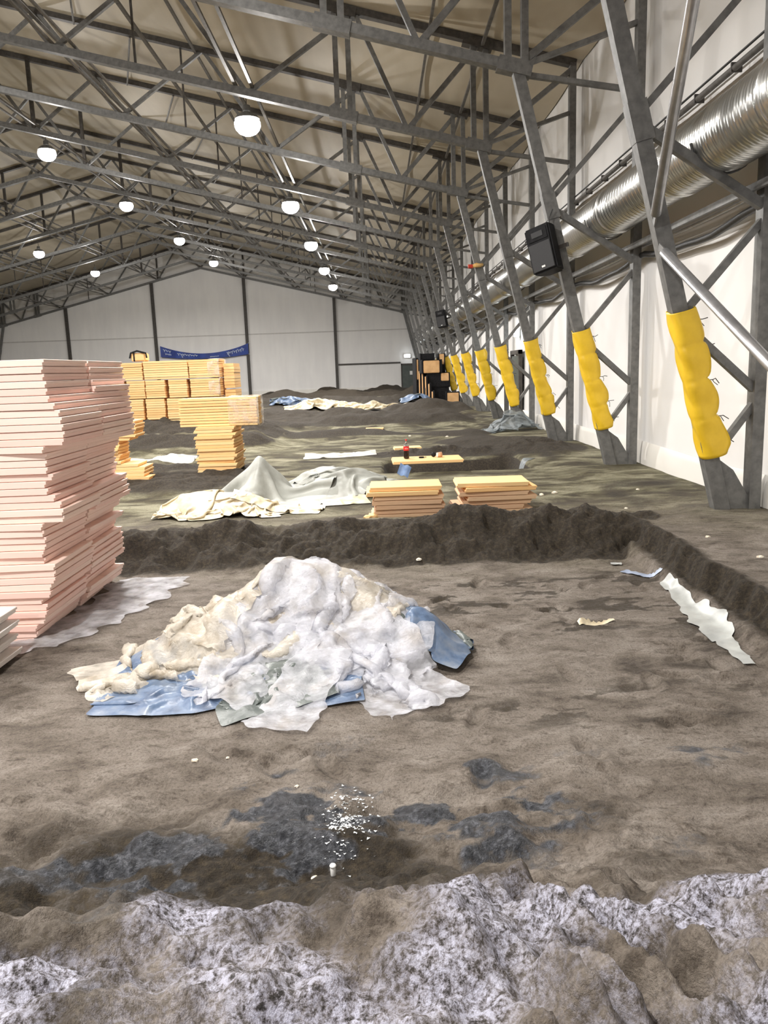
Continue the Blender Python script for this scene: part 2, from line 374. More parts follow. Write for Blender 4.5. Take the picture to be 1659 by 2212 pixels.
# ------------------------------------------------------------------ hall shell
RX = -15.9; XW = 5.12; XL = 2*RX-XW; YB = 75.4; YF = -18.0
def top(x): return 8.97+.25*(4.9-x) if x > RX else 8.97+.25*(4.9-(2*RX-x))
def bot(x): return 7.2+.245*(2.68-x) if x > RX else 7.2+.245*(2.68-(2*RX-x))
FR = [10.25+5*k for k in range(-1, 14)]   # frame positions along the hall
def roof_half(name, xa, xb):
    xs_ = np.linspace(xa, xb, 30); ys_ = np.linspace(YF, YB, 160)
    A, B = np.meshgrid(xs_, ys_, indexing='ij')
    tz = 8.97+.25*(4.9-np.where(A > RX, A, 2*RX-A))+.10
    sag = -.10*np.abs(np.sin((B-10.25)/5*PI))**.8
    return tag(link(name, quadmesh(np.stack([A, B, tz+sag+.10*0], -1), name), M_ROOF), kind='structure')
def shell_panel(name, pts, mat):
    bm = bmesh.new()
    bm.faces.new([bm.verts.new(p) for p in pts]); return tag(obj(name, bm, mat), kind='structure')
roof_half('ceiling', XW, RX); roof_half('ceiling', RX, XL)
# side walls: the membrane billows very slightly between the posts
def side_wall(name, xw, sgn):
    ys_ = np.linspace(YF, YB, 380); zs_ = np.linspace(-.35, top(4.9)+.1, 14)
    B, C = np.meshgrid(ys_, zs_, indexing='ij')
    A = xw+sgn*(.03+.05*np.abs(np.sin((B-10.25)/5*PI))**.7*np.sin(np.clip(C/8.9, 0, 1)*PI)+.015*fbm(B*.8, C*.6, 3, 4))
    tag(link(name, quadmesh(np.stack([A, B, C], -1), name), M_WALL), kind='structure')
side_wall('wall_right', XW, 1); side_wall('wall_left', XL, -1)
shell_panel('wall_back', [(XW+.1, YB, -.35), (XW+.1, YB, top(4.9)+.1), (RX, YB, top(RX)+.25), (XL-.1, YB, top(4.9)+.1), (XL-.1, YB, -.35)], M_WALL)
shell_panel('wall_front', [(XW+.1, YF, -.35), (XW+.1, YF, top(4.9)+.1), (RX, YF, top(RX)+.25), (XL-.1, YF, top(4.9)+.1), (XL-.1, YF, -.35)], M_WALL)
# skirts at the foot of the membranes
bm = bmesh.new()
n = 300; prof = [(0, .42), (-.012, .40), (-.03, .30), (-.045, .1), (-.04, -.2)]
ys_ = np.linspace(-6, YB, n); rows = []
for yy in ys_:
    wv = .012*math.sin(yy*1.7)+.01*math.sin(yy*4.1)
    rows.append([bm.verts.new((XW-.01+p[0]+(wv if i > 1 else 0), yy, p[1]+.02*math.sin(yy*.9)*(i == 0))) for i, p in enumerate(prof)])
for i in range(n-1):
    for k in range(len(prof)-1): bm.faces.new((rows[i][k], rows[i+1][k], rows[i+1][k+1], rows[i][k+1]))
tag(obj('trim_1', bm, M_SKIRT, smooth=True), kind='structure')
bm = bmesh.new(); box(bm, XL, XW, YB-.05, YB-.01, -.3, .42)
tag(obj('trim_2', bm, M_SKIRT), kind='structure')
bm = bmesh.new(); box(bm, XL, XW, YB-.03, YB-.005, 5.62, 5.72)
tag(obj('trim_3', bm, simple('seam_grey', (.55,.54,.52), (.62,.6,.58), 3, .6)), kind='structure')
# gable posts
for i, px in enumerate((-28.6, -20.5, -12.0, -3.75)):
    bm = bmesh.new(); box(bm, px-.13, px+.13, YB-.28, YB-.06, -.2, bot(px)-.05, .01)
    t = empty('gable_post', (0, 0, 0)); tag(t, ['steel post on the white end wall, farthest left', 'steel post on the white end wall left of the blue banner, second from left', 'steel post on the white end wall holding the right edge of the blue banner', 'steel post on the white end wall right of the pale mud stain'][i] if i != 1 else 'steel post on the white end wall holding the left edge of the blue banner', 'post', 'steel posts on the end wall')
    obj('post_shaft', bm, M_STEEL_DARK, t)
    bm = bmesh.new(); box(bm, px-.22, px+.22, YB-.3, YB-.06, -.22, -.02+.1); obj('base_plate', bm, M_STEEL_DARK, t)
bm = bmesh.new(); box(bm, -3.6, 2.25, YB-.16, YB-.05, 2.56, 2.68)
tag(obj('wall_rail', bm, M_STEEL_DARK), 'horizontal dark steel rail on the end wall beside the grey door', 'rail')
# pale mud stain on the end wall
m_, nt, b = new_mat('dried_mud_stain'); f = noise(nt, 1.2, 5)
setp(b, Roughness=.8); nt.links.new(ramp(nt, f, [(.4, (.42,.38,.27)), (.6, (.58,.54,.42))]), b.inputs['Base Color'])
al = nt.nodes.new('ShaderNodeTexCoord'); gr = nt.nodes.new('ShaderNodeTexGradient'); gr.gradient_type = 'SPHERICAL'
mp = nt.nodes.new('ShaderNodeMapping'); mp.inputs['Location'].default_value = (-1, -1, -1); mp.inputs['Scale'].default_value = (2, 2, 2)
nt.links.new(al.outputs['Generated'], mp.inputs[0]); nt.links.new(mp.outputs[0], gr.inputs[0])
ml = nt.nodes.new('ShaderNodeMath'); ml.operation = 'MULTIPLY'; nt.links.new(gr.outputs['Fac'], ml.inputs[0]); nt.links.new(noise(nt, 2.5, 6, .7), ml.inputs[1])
mr_ = nt.nodes.new('ShaderNodeMapRange'); mr_.inputs['From Min'].default_value = .1; mr_.inputs['From Max'].default_value = .45; mr_.inputs['To Max'].default_value = .6
nt.links.new(ml.outputs[0], mr_.inputs[0]); nt.links.new(mr_.outputs[0], b.inputs['Alpha'])
bm = bmesh.new(); box(bm, -9.9, -6.3, YB-.062, YB-.055, .1, 3.6)
tag(obj('mud_stain', bm, m_), 'pale splashed mud stain low on the white end wall', 'stain')
# doors
def door(name, parts):
    t = empty(name); tag(t, kind='structure')
    for nm, bx, mt in parts:
        bm = bmesh.new(); box(bm, *bx, .008); obj(nm, bm, mt, t)
door('door_1', [('door_leaf', (2.38, 3.62, YB-.12, YB-.07, 0, 2.35), M_DOOR), ('door_frame', (2.28, 2.38, YB-.16, YB-.05, 0, 2.5), M_STEEL_DARK), ('door_frame', (3.62, 3.72, YB-.16, YB-.05, 0, 2.5), M_STEEL_DARK),
     ('door_frame', (2.28, 3.72, YB-.16, YB-.05, 2.35, 2.5), M_STEEL_DARK), ('door_sign', (3.1, 3.35, YB-.135, YB-.12, 1.45, 1.8), M_WHITEP), ('door_handle', (3.45, 3.55, YB-.18, YB-.12, 1.05, 1.1), M_STEEL_LIGHT)])
door('door_2', [('door_leaf', (5.0, 5.08, 28.1, 29.6, .1, 2.3), M_DOOR), ('door_frame', (4.97, 5.1, 27.95, 28.1, 0, 2.5), M_STEEL_DARK), ('door_frame', (4.97, 5.1, 29.6, 29.75, 0, 2.5), M_STEEL_DARK),
     ('door_frame', (4.97, 5.1, 27.95, 29.75, 2.35, 2.5), M_STEEL_DARK), ('door_handle', (4.93, 5.0, 28.2, 28.3, 1.05, 1.1), M_STEEL_LIGHT)])

# ------------------------------------------------------------------ steel frames
BN = [.94, -2.85, -7.35, -11.95, RX]                 # bottom chord nodes
TN = [2.72, -.25, -4.8, -9.55, -13.9]                # top chord nodes
def leg(z): return 4.55-(4.55-2.68)*z/7.2
def half_members():
    L = []
    P = lambda x, z: (x, 0, z)
    L.append(('inner_leg', P(4.55, -.25), P(2.68, 7.25), .20, .17, M_STEEL))
    L.append(('outer_post', P(4.9, -.25), P(4.9, 8.97), .15, .20, M_STEEL))
    L.append(('bottom_chord', P(2.74, bot(2.74)), P(RX, bot(RX)), .17, .20, M_STEEL))
    L.append(('top_chord', P(4.97, top(4.97)), P(RX, top(RX)), .15, .20, M_STEEL_DARK))
    W = .085
    L.append(('web_brace', P(2.68, 7.2), P(4.9, 8.85), .12, .12, M_STEEL))
    L.append(('web_brace', P(2.68, 7.2), P(4.9, 7.9), W, .1, M_STEEL))
    L.append(('web_brace', P(2.7, 7.1), P(4.9, 6.75), W, .1, M_STEEL))
    L.append(('web_brace', P(leg(4.9), 4.9), P(4.9, 6.65), W, .1, M_STEEL))
    L.append(('web_brace', P(leg(4.8), 4.8), P(4.9, 3.78), .11, .11, M_STEEL))
    L.append(('web_brace', P(leg(2.5), 2.52), P(4.9, 3.68), W, .1, M_STEEL))
    L.append(('web_brace', P(leg(2.4), 2.4), P(4.9, 1.52), .10, .1, M_STEEL))
    L.append(('web_brace', P(leg(.7), .7), P(4.9, 1.42), W, .1, M_STEEL))
    for x in (2.53, 2.83, -.42, -.72): L.append(('chord_post', P(x, bot(x)), P(x, top(x)), .12, .16, M_STEEL))
    L.append(('chord_post', P(-11.95, bot(-11.95)), P(-11.95, top(-11.95)), .12, .12, M_STEEL_DARK))
    L.append(('chord_post', P(-5.45, bot(-5.45)), P(-5.45, top(-5.45)), .05, .05, M_STEEL_DARK))
    for i in range(5):
        if i == 0: L.append(('web_brace', P(TN[0], top(TN[0])), P(BN[0], bot(BN[0])), .11, .11, M_STEEL))
        else: L.append(('web_brace', P(TN[i], top(TN[i])), P(BN[i], bot(BN[i])), .10, .10, M_STEEL))
        if i < 4: L.append(('web_brace', P(BN[i], bot(BN[i])), P(TN[i+1], top(TN[i+1])), .10, .10, M_STEEL))
    return L
def make_frame():
    t = empty('truss_frame')
    for s in (0, 1):
        for nm, p, q, w_, d_, mt in half_members():
            if s: p = (2*RX-p[0], 0, p[2]); q = (2*RX-q[0], 0, q[2])
            bm = bmesh.new(); beam(bm, p, q, w_, d_); obj(nm, bm, mt, t)
        mir = (lambda x: 2*RX-x) if s else (lambda x: x)
        bm = bmesh.new()          # gusset at the foot
        pts = [(4.5, -.2), (4.62, -.2), (4.9, -.2), (4.9, .05), (4.62, .52), (4.38, .70)]
        a = [bm.verts.new((mir(x), -.05, z)) for x, z in pts]; b_ = [bm.verts.new((mir(x), .05, z)) for x, z in pts]
        bm.faces.new(a); bm.faces.new(b_[::-1])
        for i in range(len(pts)): bm.faces.new((a[i], a[(i+1) % 6], b_[(i+1) % 6], b_[i]))
        obj('foot_gusset', bm, M_STEEL, t)
        for x0, x1 in ((-.95, -.2), (2.3, 3.0)):
            bm = bmesh.new(); beam(bm, (mir(x0), 0, top(x0)-.05), (mir(x1), 0, top(x1)-.05), .22, .26); obj('splice_plate', bm, M_STEEL_DARK, t)
            bm = bmesh.new(); beam(bm, (mir(x0+.05), 0, bot(x0+.05)), (mir(x1-.05), 0, bot(x1-.05)), .24, .24); obj('splice_plate', bm, M_STEEL, t)
        bm = bmesh.new(); beam(bm, (mir(leg(5.05)), 0, 5.05), (mir(leg(4.6)), 0, 4.6), .24, .2); obj('leg_sleeve', bm, M_STEEL, t)
    return t
proto = make_frame()
def copy_tree(o, parent=None):
    c = o.copy(); COL.objects.link(c); c.parent = parent
    for ch in list(o.children): copy_tree(ch, c)
    return c
frames = []
NTH = ['second','third','fourth','fifth','sixth','seventh','eighth','ninth','tenth','eleventh','twelfth','thirteenth','fourteenth']
for i, fy in enumerate(FR):
    t = proto if i == 0 else copy_tree(proto)
    t.location = (0, fy, 0)
    if i == 0: l = 'steel lattice frame beside the photographer, carrying the near ends of the round tubes'
    elif i == 1: l = 'nearest visible steel lattice frame, its leg joined by two shiny round tubes'
    elif i == 14: l = 'last steel lattice frame, standing against the white end wall'
    else:
        l = NTH[i-2]+' steel lattice frame along the hall, counted from the nearest visible one'
        if i == 2: l = 'second steel lattice frame along the hall, with the large black speaker on its leg'
        if i == 7: l = 'seventh steel lattice frame along the hall, with the small far speaker on its leg'
    tag(t, l, 'steel frame', 'steel lattice frames of the hall'); frames.append(t)

# round bracing tubes between the first two frames
def gap(p, q, r, n=14):
    bm = bmesh.new(); tube(bm, [p, q], r, n); return bm
def bracing(label, p, q):
    t = empty('bracing_tube', (0, 0, 0)); tag(t, label, 'brace tube', 'round tubes bracing the nearest frame')
    p = Vector(p); q = Vector(q); d = (q-p).normalized()
    obj('tube', gap(p+d*.16, q-d*.16, .062), M_STEEL_LIGHT, t, True)
    bm = bmesh.new(); beam(bm, p, p+d*.24, .09, .02, Vector((1, 0, 0))); obj('end_plate', bm, M_STEEL, t)
    bm = bmesh.new(); beam(bm, q, q-d*.24, .09, .02, Vector((1, 0, 0))); obj('end_plate', bm, M_STEEL, t)
xl = lambda z: leg(z)-.13
bracing('shiny round tube rising from the nearest frame leg towards the ceiling', (xl(3.62), 10.15, 3.62), (xl(7.3), 5.3, 7.3))
bracing('shiny round tube sloping down to the right from the nearest frame leg', (xl(3.35), 10.15, 3.35), (xl(.1), 5.3, .1))

# longitudinal rails: (x, z, radius, words)
def xz_mir(x): return 2*RX-x
RAILS = [(-2.72, bot(-2.78)+.14, .04, 'bottom chord rail over the right row of lamps, right of the pair'),
         (-3.12, bot(-3.02)+.14, .04, 'bottom chord rail over the right row of lamps, left of the pair'),
         (-3.35, bot(-3.35)+.55, .03, 'thin rail just above the pair over the right row of lamps'),
         (-6.85, bot(-6.95)+.14, .032, 'bottom chord rail midway between the lamp rows, right of the pair'),
         (-7.35, bot(-7.25)+.14, .032, 'bottom chord rail midway between the lamp rows, left of the pair'),
         (-7.6, bot(-7.6)+.5, .03, 'thin rail just above the pair midway between the lamp rows'),
         (-5.0, top(-5.0)-.12, .04, 'purlin under the roof right of the middle rail pair'),
         (-5.75, 10.62, .045, 'rail halfway up the lattice right of the middle pair'),
         (-11.75, bot(-11.9)+.14, .035, 'bottom chord rail over the middle row of lamps, right of the pair'),
         (-12.25, bot(-12.2)+.14, .035, 'bottom chord rail over the middle row of lamps, left of the pair'),
         (-12.5, bot(-12.5)+.5, .03, 'thin rail just above the pair over the middle row of lamps'),
         (1.5, top(1.5)-.1, .035, 'olive purlin under the right side of the roof'),
         (2.75, top(2.75)-.1, .04, 'purlin above the kink of the frames'),
         (-9.6, top(-9.6)-.12, .04, 'purlin under the roof between the left pairs'),
         (-15.9, bot(RX)+.14, .055, 'rail along the ridge at the bottom chords'),
         (-15.9, top(RX)-.14, .05, 'purlin along the roof ridge')]
rails = []
for (x, z, r, l) in RAILS:
    rails.append((x, z, r, l))
for (x, z, r, l) in RAILS[:16]:
    if x > RX+.5 and x < 1:
        l2 = {-2.72: 'chord rail over the far left lamp row, left of its pair', -3.12: 'chord rail over the far left lamp row, right of its pair', -3.35: 'thin rail above the pair over the far left lamp row',
              -6.85: 'chord rail midway down the left slope, left of its pair', -7.35: 'chord rail midway down the left slope, right of its pair', -7.6: 'thin rail above the pair midway down the left slope',
              -5.0: 'purlin low under the left roof slope', -5.75: 'rail halfway up the lattice on the left slope', -11.75: 'chord rail over the left lamp row, left of its pair',
              -12.25: 'chord rail over the left lamp row, right of its pair', -12.5: 'thin rail above the pair over the left lamp row', -9.6: 'purlin high under the left roof slope'}[x]
        rails.append((xz_mir(x), z, r, l2))
M_RAIL = simple('rail_steel', (.10,.095,.085), (.15,.14,.13), 9, .6, .0, .1, .002)
for (x, z, r, l) in rails:
    t = empty('roof_rail'); tag(t, 'long steel '+l, 'roof rail', 'rails running the length of the hall')
    for i in range(len(FR)-1):
        bm = bmesh.new(); beam(bm, (x, FR[i], z), (x, FR[i+1]-.02, z), r*1.6, r*1.8, Vector((1, 0, 0)))
        obj('rail_length', bm, M_RAIL, t)
# sloping roof rods, one in each bay
for i in range(1, len(FR)-1):
    bm = bmesh.new(); tube(bm, [(-6.9, FR[i], top(-6.9)-.1), (-8.5, FR[i+1], top(-8.5)-.1)], .03, 6)
    tag(obj('roof_rod', bm, M_RAIL), ['nearest', 'second', 'third', 'fourth', 'fifth', 'sixth', 'seventh', 'eighth', 'ninth', 'tenth', 'eleventh', 'twelfth', 'last'][i-1]+' slanting rod under the roof panels, one bay after another', 'rod', 'slanting roof rods')

# ------------------------------------------------------------------ yellow pads on the legs
def leg_dir(): return Vector((leg(1)-leg(0), 0, 1)).normalized()
def make_pad(seed, hw=.165):
    rs = np.random.RandomState(seed)
    n, m = 64, 28
    s = np.linspace(0, 1, n); Ltot = 1.92
    ax = leg_dir(); rx = Vector((1, 0, -ax.x/ax.z)).normalized()
    waists = [.26+rs.uniform(-.03, .03), .50+rs.uniform(-.03, .03), .74+rs.uniform(-.03, .03)]
    P = np.zeros((n, m+1, 3))
    bl = rs.uniform(.015, .085, 4)
    for i, t in enumerate(s):
        seg = sum(t > w_ for w_ in waists)
        lo = ([0]+waists)[seg]; hi = (waists+[1])[seg]
        u = (t-lo)/(hi-lo)
        puff = bl[seg]*math.sin(PI*(.12+.76*u))**.8
        pinch = sum(math.exp(-((t-w_)/.016)**2) for w_ in waists)
        for k in range(m+1):
            a = 2*PI*k/m
            ca, sa = math.cos(a), math.sin(a)
            # rounded rectangle
            q = (abs(ca)**4+abs(sa)**4)**(-.25)
            px = ca*q*(hw-.012); py = sa*q*(hw-.025)
            if ca > .2: px += puff*(ca-.2)*1.2+.03*(ca-.2)*math.sin(t*17+seed)
            px += .012*math.sin(a*3+t*23+seed)-.004*pinch*ca-.03*pinch*max(ca, 0); py += .006*math.sin(a*2+t*31)-.010*pinch*sa
            if i < 3 and ca > 0: px -= .05*(3-i)/3*ca
            c_ = ax*((t-.5)*Ltot+.03*math.sin(a)*(1 if i in (0, n-1) else .3))
            p = c_+rx*px+Vector((0, 1, 0))*py
            P[i, k] = p
    me = quadmesh(P, 'pad_cover'); return me
def pad(fy, idx, label):
    zc = .72+1.88/2
    t = empty('leg_pad', (leg(zc), fy, zc)); tag(t, label, 'pad', 'yellow pads around the frame legs')
    o = link('pad_cover', make_pad(20+idx), M_YELLOW, t)
    sol = o.modifiers.new('thick', 'SOLIDIFY'); sol.thickness = .012
    ax = leg_dir()
    rs = random.Random(idx)
    for k, u in enumerate((-.40, -.23, .02, .25, .43)):
        c_ = ax*(u*1.92)+Vector((.17, 0, 0))
        bm = bmesh.new()
        tube(bm, [c_+Vector((-.05, -.10, 0)), c_+Vector((.02, -.06, 0)), c_+Vector((.07, -.02, rs.uniform(-.01, .02))), c_+Vector((rs.uniform(.09, .17), 0, rs.uniform(-.08, .03)))], .006, 5)
        tube(bm, [c_+Vector((.02, -.05, 0)), c_+Vector((.06, .0, -.03)), c_+Vector((rs.uniform(.06, .14), .02, rs.uniform(-.12, -.04)))], .005, 5)
        obj('tie_cord', bm, M_STEEL_DARK, t)
for k in range(9):
    pad(FR[k+1], k, ['large yellow padded wrap on the nearest frame leg', 'yellow padded wrap on the leg below the large speaker, second from the camera'][k] if k < 2 else
        'yellow padded wrap on a frame leg, '+['third','fourth','fifth','sixth','seventh','eighth','ninth and farthest'][k-2]+' from the camera')

# ------------------------------------------------------------------ duct, pipes and hoses along the right wall
m_, nt, b = new_mat('spiral_duct_metal')
setp(b, Metallic=.95, Roughness=.28); nt.links.new(ramp(nt, noise(nt, 2, 4, .5, 'Object', 0, (1, .4, 1)), [(.3, (.42,.42,.40)), (.7, (.66,.66,.64))]), b.inputs['Base Color'])
wv = nt.nodes.new('ShaderNodeTexWave'); wv.bands_direction = 'Y'; wv.inputs['Scale'].default_value = 4.2; tcn = nt.nodes.new('ShaderNodeTexCoord')
nt.links.new(tcn.outputs['Object'], wv.inputs[0]); bump(nt, b, wv.outputs['Fac'], .25, .01)
DX, DZ = 4.36, 4.63
t = empty('air_duct', (DX, 0, DZ)); tag(t, 'big spiral-ribbed metal air duct running along the right wall', 'air duct')
yy = np.arange(-4, 75.2, .03); ph = (yy % .15)/.15
r = .40+.007*np.exp(-((ph-.5)/.12)**2)
r = np.where(yy < 11.6, r+.02, r)
ang = np.linspace(0, 2*PI, 33)
A, B = np.meshgrid(yy, ang, indexing='ij'); Rr = r[:, None]+0*B
P = np.stack([Rr*np.cos(B), A, Rr*np.sin(B)], -1)
me = quadmesh(P, 'duct_shell'); link('duct_shell', me, m_, t)
for yc in list(np.arange(8.6, 74, 3.0)):
    bm = bmesh.new(); tube(bm, [(0, yc-.05, 0), (0, yc-.04, 0), (0, yc+.04, 0), (0, yc+.05, 0)], [.418, .43, .43, .418], 32); obj('duct_collar', bm, m_, t, True)
# tray rail and hoses below the duct
bm = bmesh.new(); beam(bm, (4.72, -4, 4.02), (4.72, 75, 4.02), .09, .05, Vector((1, 0, 0)))
tag(obj('support_rail', bm, M_STEEL), 'steel rail running just below the air duct', 'rail')
bm = bmesh.new(); pts = []
for i in range(160):
    yy_ = -4+i*.5; sg = ((yy_-10.25) % 5)/5
    pts.append((4.98, yy_, 3.90-.16*math.sin(PI*sg)+.02*math.sin(yy_*3)))
tube(bm, pts, .055, 8); tag(obj('cable_hose', bm, M_HOSE, smooth=True), 'thick black hose sagging between posts below the duct', 'hose')
bm = bmesh.new(); pts = [(5.0, -4+i*.5, 4.06-.05*math.sin(PI*(((-4+i*.5)-10.25) % 5)/5)) for i in range(158)]
tube(bm, pts, .03, 6); tag(obj('cable_hose', bm, M_STEEL_LIGHT, smooth=True), 'thin pale cable lying above the black hose below the duct', 'hose')
t = empty('wall_pipe', (4.98, 0, 5.82)); tag(t, 'thin pipe with clips running above the air duct on the right wall', 'pipe')
bm = bmesh.new(); tube(bm, [(0, -4, 0), (0, 75, 0)], .045, 10); obj('pipe_length', bm, M_RAIL, t, True)
bm = bmesh.new(); tube(bm, [(-.02, -4, .12), (-.02, 75, .12)], .018, 6); obj('cable', bm, M_HOSE, t)
for i in range(36):
    bm = bmesh.new(); box(bm, -.05, .10, 9+i*1.25-.015, 9+i*1.25+.015, -.055, .07); obj('pipe_clip', bm, M_STEEL_DARK, t)
# duct hangers
for i in range(1, 14):
    y0 = FR[i]+.0
    bm = bmesh.new(); tube(bm, [(DX+.43*math.cos(a), y0, DZ+.43*math.sin(a)) for a in np.linspace(-PI*.95, 0, 14)]+[(DX+.43, y0, DZ+.3), (4.84, y0, DZ+.6)], .014, 6)
    tag(obj('duct_hanger', bm, M_STEEL), ['nearest','second','third','fourth','fifth','sixth','seventh','eighth','ninth','tenth','eleventh','twelfth','last'][i-1]+' strap holding the air duct to a frame post', 'hanger', 'straps under the air duct')

# ------------------------------------------------------------------ speakers
def speaker(loc, rz, ry, sc, label):
    t = empty('loudspeaker', loc); t.rotation_euler = (0, ry, rz); t.scale = (sc,)*3
    tag(t, label, 'speaker', 'black speakers on the frame legs')
    bm = bmesh.new()
    pts = [(-.22, -.20), (.22, -.20), (.22, .02), (.13, .22), (-.13, .22), (-.22, .02)]
    a = [bm.verts.new((x, y_, -.37)) for x, y_ in pts]; c_ = [bm.verts.new((x, y_, .37)) for x, y_ in pts]
    bm.faces.new(a[::-1]); bm.faces.new(c_)
    for i in range(6): bm.faces.new((a[i], a[(i+1) % 6], c_[(i+1) % 6], c_[i]))
    bmesh.ops.bevel(bm, geom=list(bm.edges), offset=.025, segments=3, affect='EDGES')
    obj('cabinet', bm, M_BLACK, t)
    bm = bmesh.new(); box(bm, -.19, .19, -.218, -.202, -.34, .10, .006); obj('grille', bm, M_GRILLE, t)
    bm = bmesh.new(); box(bm, -.17, .17, -.212, -.20, .14, .33, .004); o = obj('horn', bm, M_BLACK, t)
    bm = bmesh.new(); box(bm, -.10, .10, -.222, -.21, .19, .28, .004); obj('horn_mouth', bm, M_GRILLE, o)
    bm = bmesh.new(); box(bm, -.03, .03, -.224, -.216, -.30, -.27); obj('badge', bm, M_WHITEP, t)
    bm = bmesh.new(); beam(bm, (.10, .15, 0), (.32, .18, 0), .06, .05); obj('bracket', bm, M_STEEL_DARK, t)
    bm = bmesh.new(); tube(bm, [(.1, .1, .37), (.12, .12, .5), (.2, .15, .62)], .008, 5); obj('cable', bm, M_HOSE, t)
    return t
speaker((3.17, 15.0, 4.02), math.radians(-38), math.radians(-14), 1.12, 'large black loudspeaker mounted on the second frame leg')
speaker((3.33, 40.0, 4.35), math.radians(-25), math.radians(-10), 1.12, 'small distant black loudspeaker farther down the row of legs')
bm = bmesh.new(); tube(bm, [(-.12, 0, 0), (0, -.02, .03), (.1, 0, .02), (.2, .02, .05)], [.05, .07, .06, .04], 8)
t = empty('strap_bundle', (3.17, 25.08, 5.0)); tag(t, 'small red and yellow strap bundle hanging high on a far frame leg', 'strap')
obj('strap_roll', bm, simple('orange_strap', (.6,.33,.08), (.75,.5,.2), 8, .6), t, True)
bm = bmesh.new(); tube(bm, [(-.26, 0, .0), (-.12, 0, 0)], .06, 8); obj('red_buckle', bm, simple('red_paint', (.5,.04,.02), (.6,.06,.03), 8, .5), t)

# ------------------------------------------------------------------ lamps
def emis(name, col, s):
    m, nt, b = new_mat(name); b.inputs['Base Color'].default_value = (0.8, .8, .8, 1)
    b.inputs['Emission Color'].default_value = tuple(col)+(1,); b.inputs['Emission Strength'].default_value = s
    return m
M_LAMP = emis('lamp_glow', (1, .98, .95), 22.0)
M_EMERG = emis('emergency_lamp_glow', (.85, .95, 1), 30.0)
def make_lamp():
    t = empty('high_bay_lamp')
    bm = bmesh.new(); lathe(bm, [(.05, .42), (.09, .40), (.10, .24), (.13, .2)], 20); obj('ballast_housing', bm, M_STEEL, t, True)
    bm = bmesh.new()
    pr = [(.12, .24), (.20, .21), (.27, .15), (.31, .08)]
    rings = [[bm.verts.new((r_*math.cos(2*PI*k/28), r_*math.sin(2*PI*k/28), z_)) for k in range(28)] for r_, z_ in pr]
    for i in range(3):
        for k in range(28): bm.faces.new((rings[i][k], rings[i][(k+1) % 28], rings[i+1][(k+1) % 28], rings[i+1][k]))
    obj('reflector_skirt', bm, M_STEEL, t, True)
    bm = bmesh.new(); lathe(bm, [(.29, .08), (.325, 0), (.325, -.08), (.29, -.17), (.22, -.245), (.12, -.29), (.03, -.30)], 28); obj('glowing_lens', bm, M_LAMP, t, True)
    bm = bmesh.new(); tube(bm, [(0, 0, .42), (0, 0, .62)], .012, 6); obj('hanging_hook', bm, M_STEEL_DARK, t)
    ld = bpy.data.lights.new('lamp_down', 'AREA'); ld.shape = 'DISK'; ld.size = .55; ld.energy = LAMP_DOWN; ld.color = LAMP_COL; ld.spread = math.radians(170)
    l = bpy.data.objects.new('lamp_down', ld); COL.objects.link(l); l.parent = t; l.location = (0, 0, -.47)
    ld = bpy.data.lights.new('lamp_spill', 'POINT'); ld.shadow_soft_size = .06; ld.energy = LAMP_LEAK; ld.color = LAMP_COL
    l = bpy.data.objects.new('lamp_spill', ld); COL.objects.link(l); l.parent = t; l.location = (0, 0, -.40)
    return t
lproto = None
LR = [(-3.03, 8.18, [-9, 1.2, 11.2, 21.2, 31.2, 40.6, 50.5, 60.3], 'right row'), (-11.95, 10.32, [1.2, 11.2, 21.2, 31.2, 40.6, 51.1, 61.5], 'middle row'), (-20.9, 9.9, [11.2, 31.2, 51.6, 61.6], 'left row'), (-28.8, 8.18, [11.2, 31.2, 51.5], 'far left row')]
for (x, z, yl, nm) in LR:
    vis = {'right row': 21, 'middle row': 31, 'left row': 51, 'far left row': 200}[nm]
    cnt = 0
    for yv in yl:
        o = lproto if lproto is not None and False else (make_lamp() if lproto is None else None)
        if o is None:
            o = copy_tree(lproto)
        else: lproto = o
        o.location = (x, yv, z); o.rotation_euler = (0, 0, 0)
        if yv >= vis:
            lab = 'bright round lamp of the '+nm+', '+['nearest in view', 'second', 'third', 'fourth', 'fifth and farthest'][cnt] ; cnt += 1
        elif nm == 'far left row': lab = 'bright round lamp of the far left row, at %s of the hall' % {11.2: 'the near end', 31.2: 'the middle', 51.5: 'the far end'}[yv]
        else: lab = 'bright round lamp of the '+nm+' out of frame, '+{-9: 'behind', 1.2: 'above', 11.2: 'just ahead of', 21.2: 'well ahead of', 31.2: 'far ahead of'}[yv]+' the photographer'
        tag(o, lab, 'lamp', 'high bay lamps under the roof')
def wall_lamp(loc, axis_, label):
    t = empty('emergency_lamp', loc); tag(t, label, 'emergency lamp')
    d = (.30, .08, .16) if axis_ == 'y' else (.08, .30, .16)
    bm = bmesh.new(); box(bm, -d[0], d[0], -d[1]*.5, d[1]*.5, -d[2]-.02, d[2]+.02, .02); obj('lamp_housing', bm, M_WHITEP, t)
    bm = bmesh.new()
    if axis_ == 'y': box(bm, -d[0]+.03, d[0]-.03, -d[1]*.9, -d[1]*.45, -d[2]+.02, d[2]-.02, .015)
    else: box(bm, -d[0]*.9, -d[0]*.45, -d[1]+.03, d[1]-.03, -d[2]+.02, d[2]-.02, .015)
    obj('glowing_diffuser', bm, M_EMERG, t)
    ld = bpy.data.lights.new('lamp_light', 'POINT'); ld.energy = 5; ld.shadow_soft_size = .1; ld.color = (.9, .96, 1)
    l = bpy.data.objects.new('lamp_light', ld); COL.objects.link(l); l.parent = t; l.location = (0, -.3, 0) if axis_ == 'y' else (-.3, 0, 0)
wall_lamp((2.9, YB-.12, 3.2), 'y', 'small bright emergency light above the grey door in the end wall')
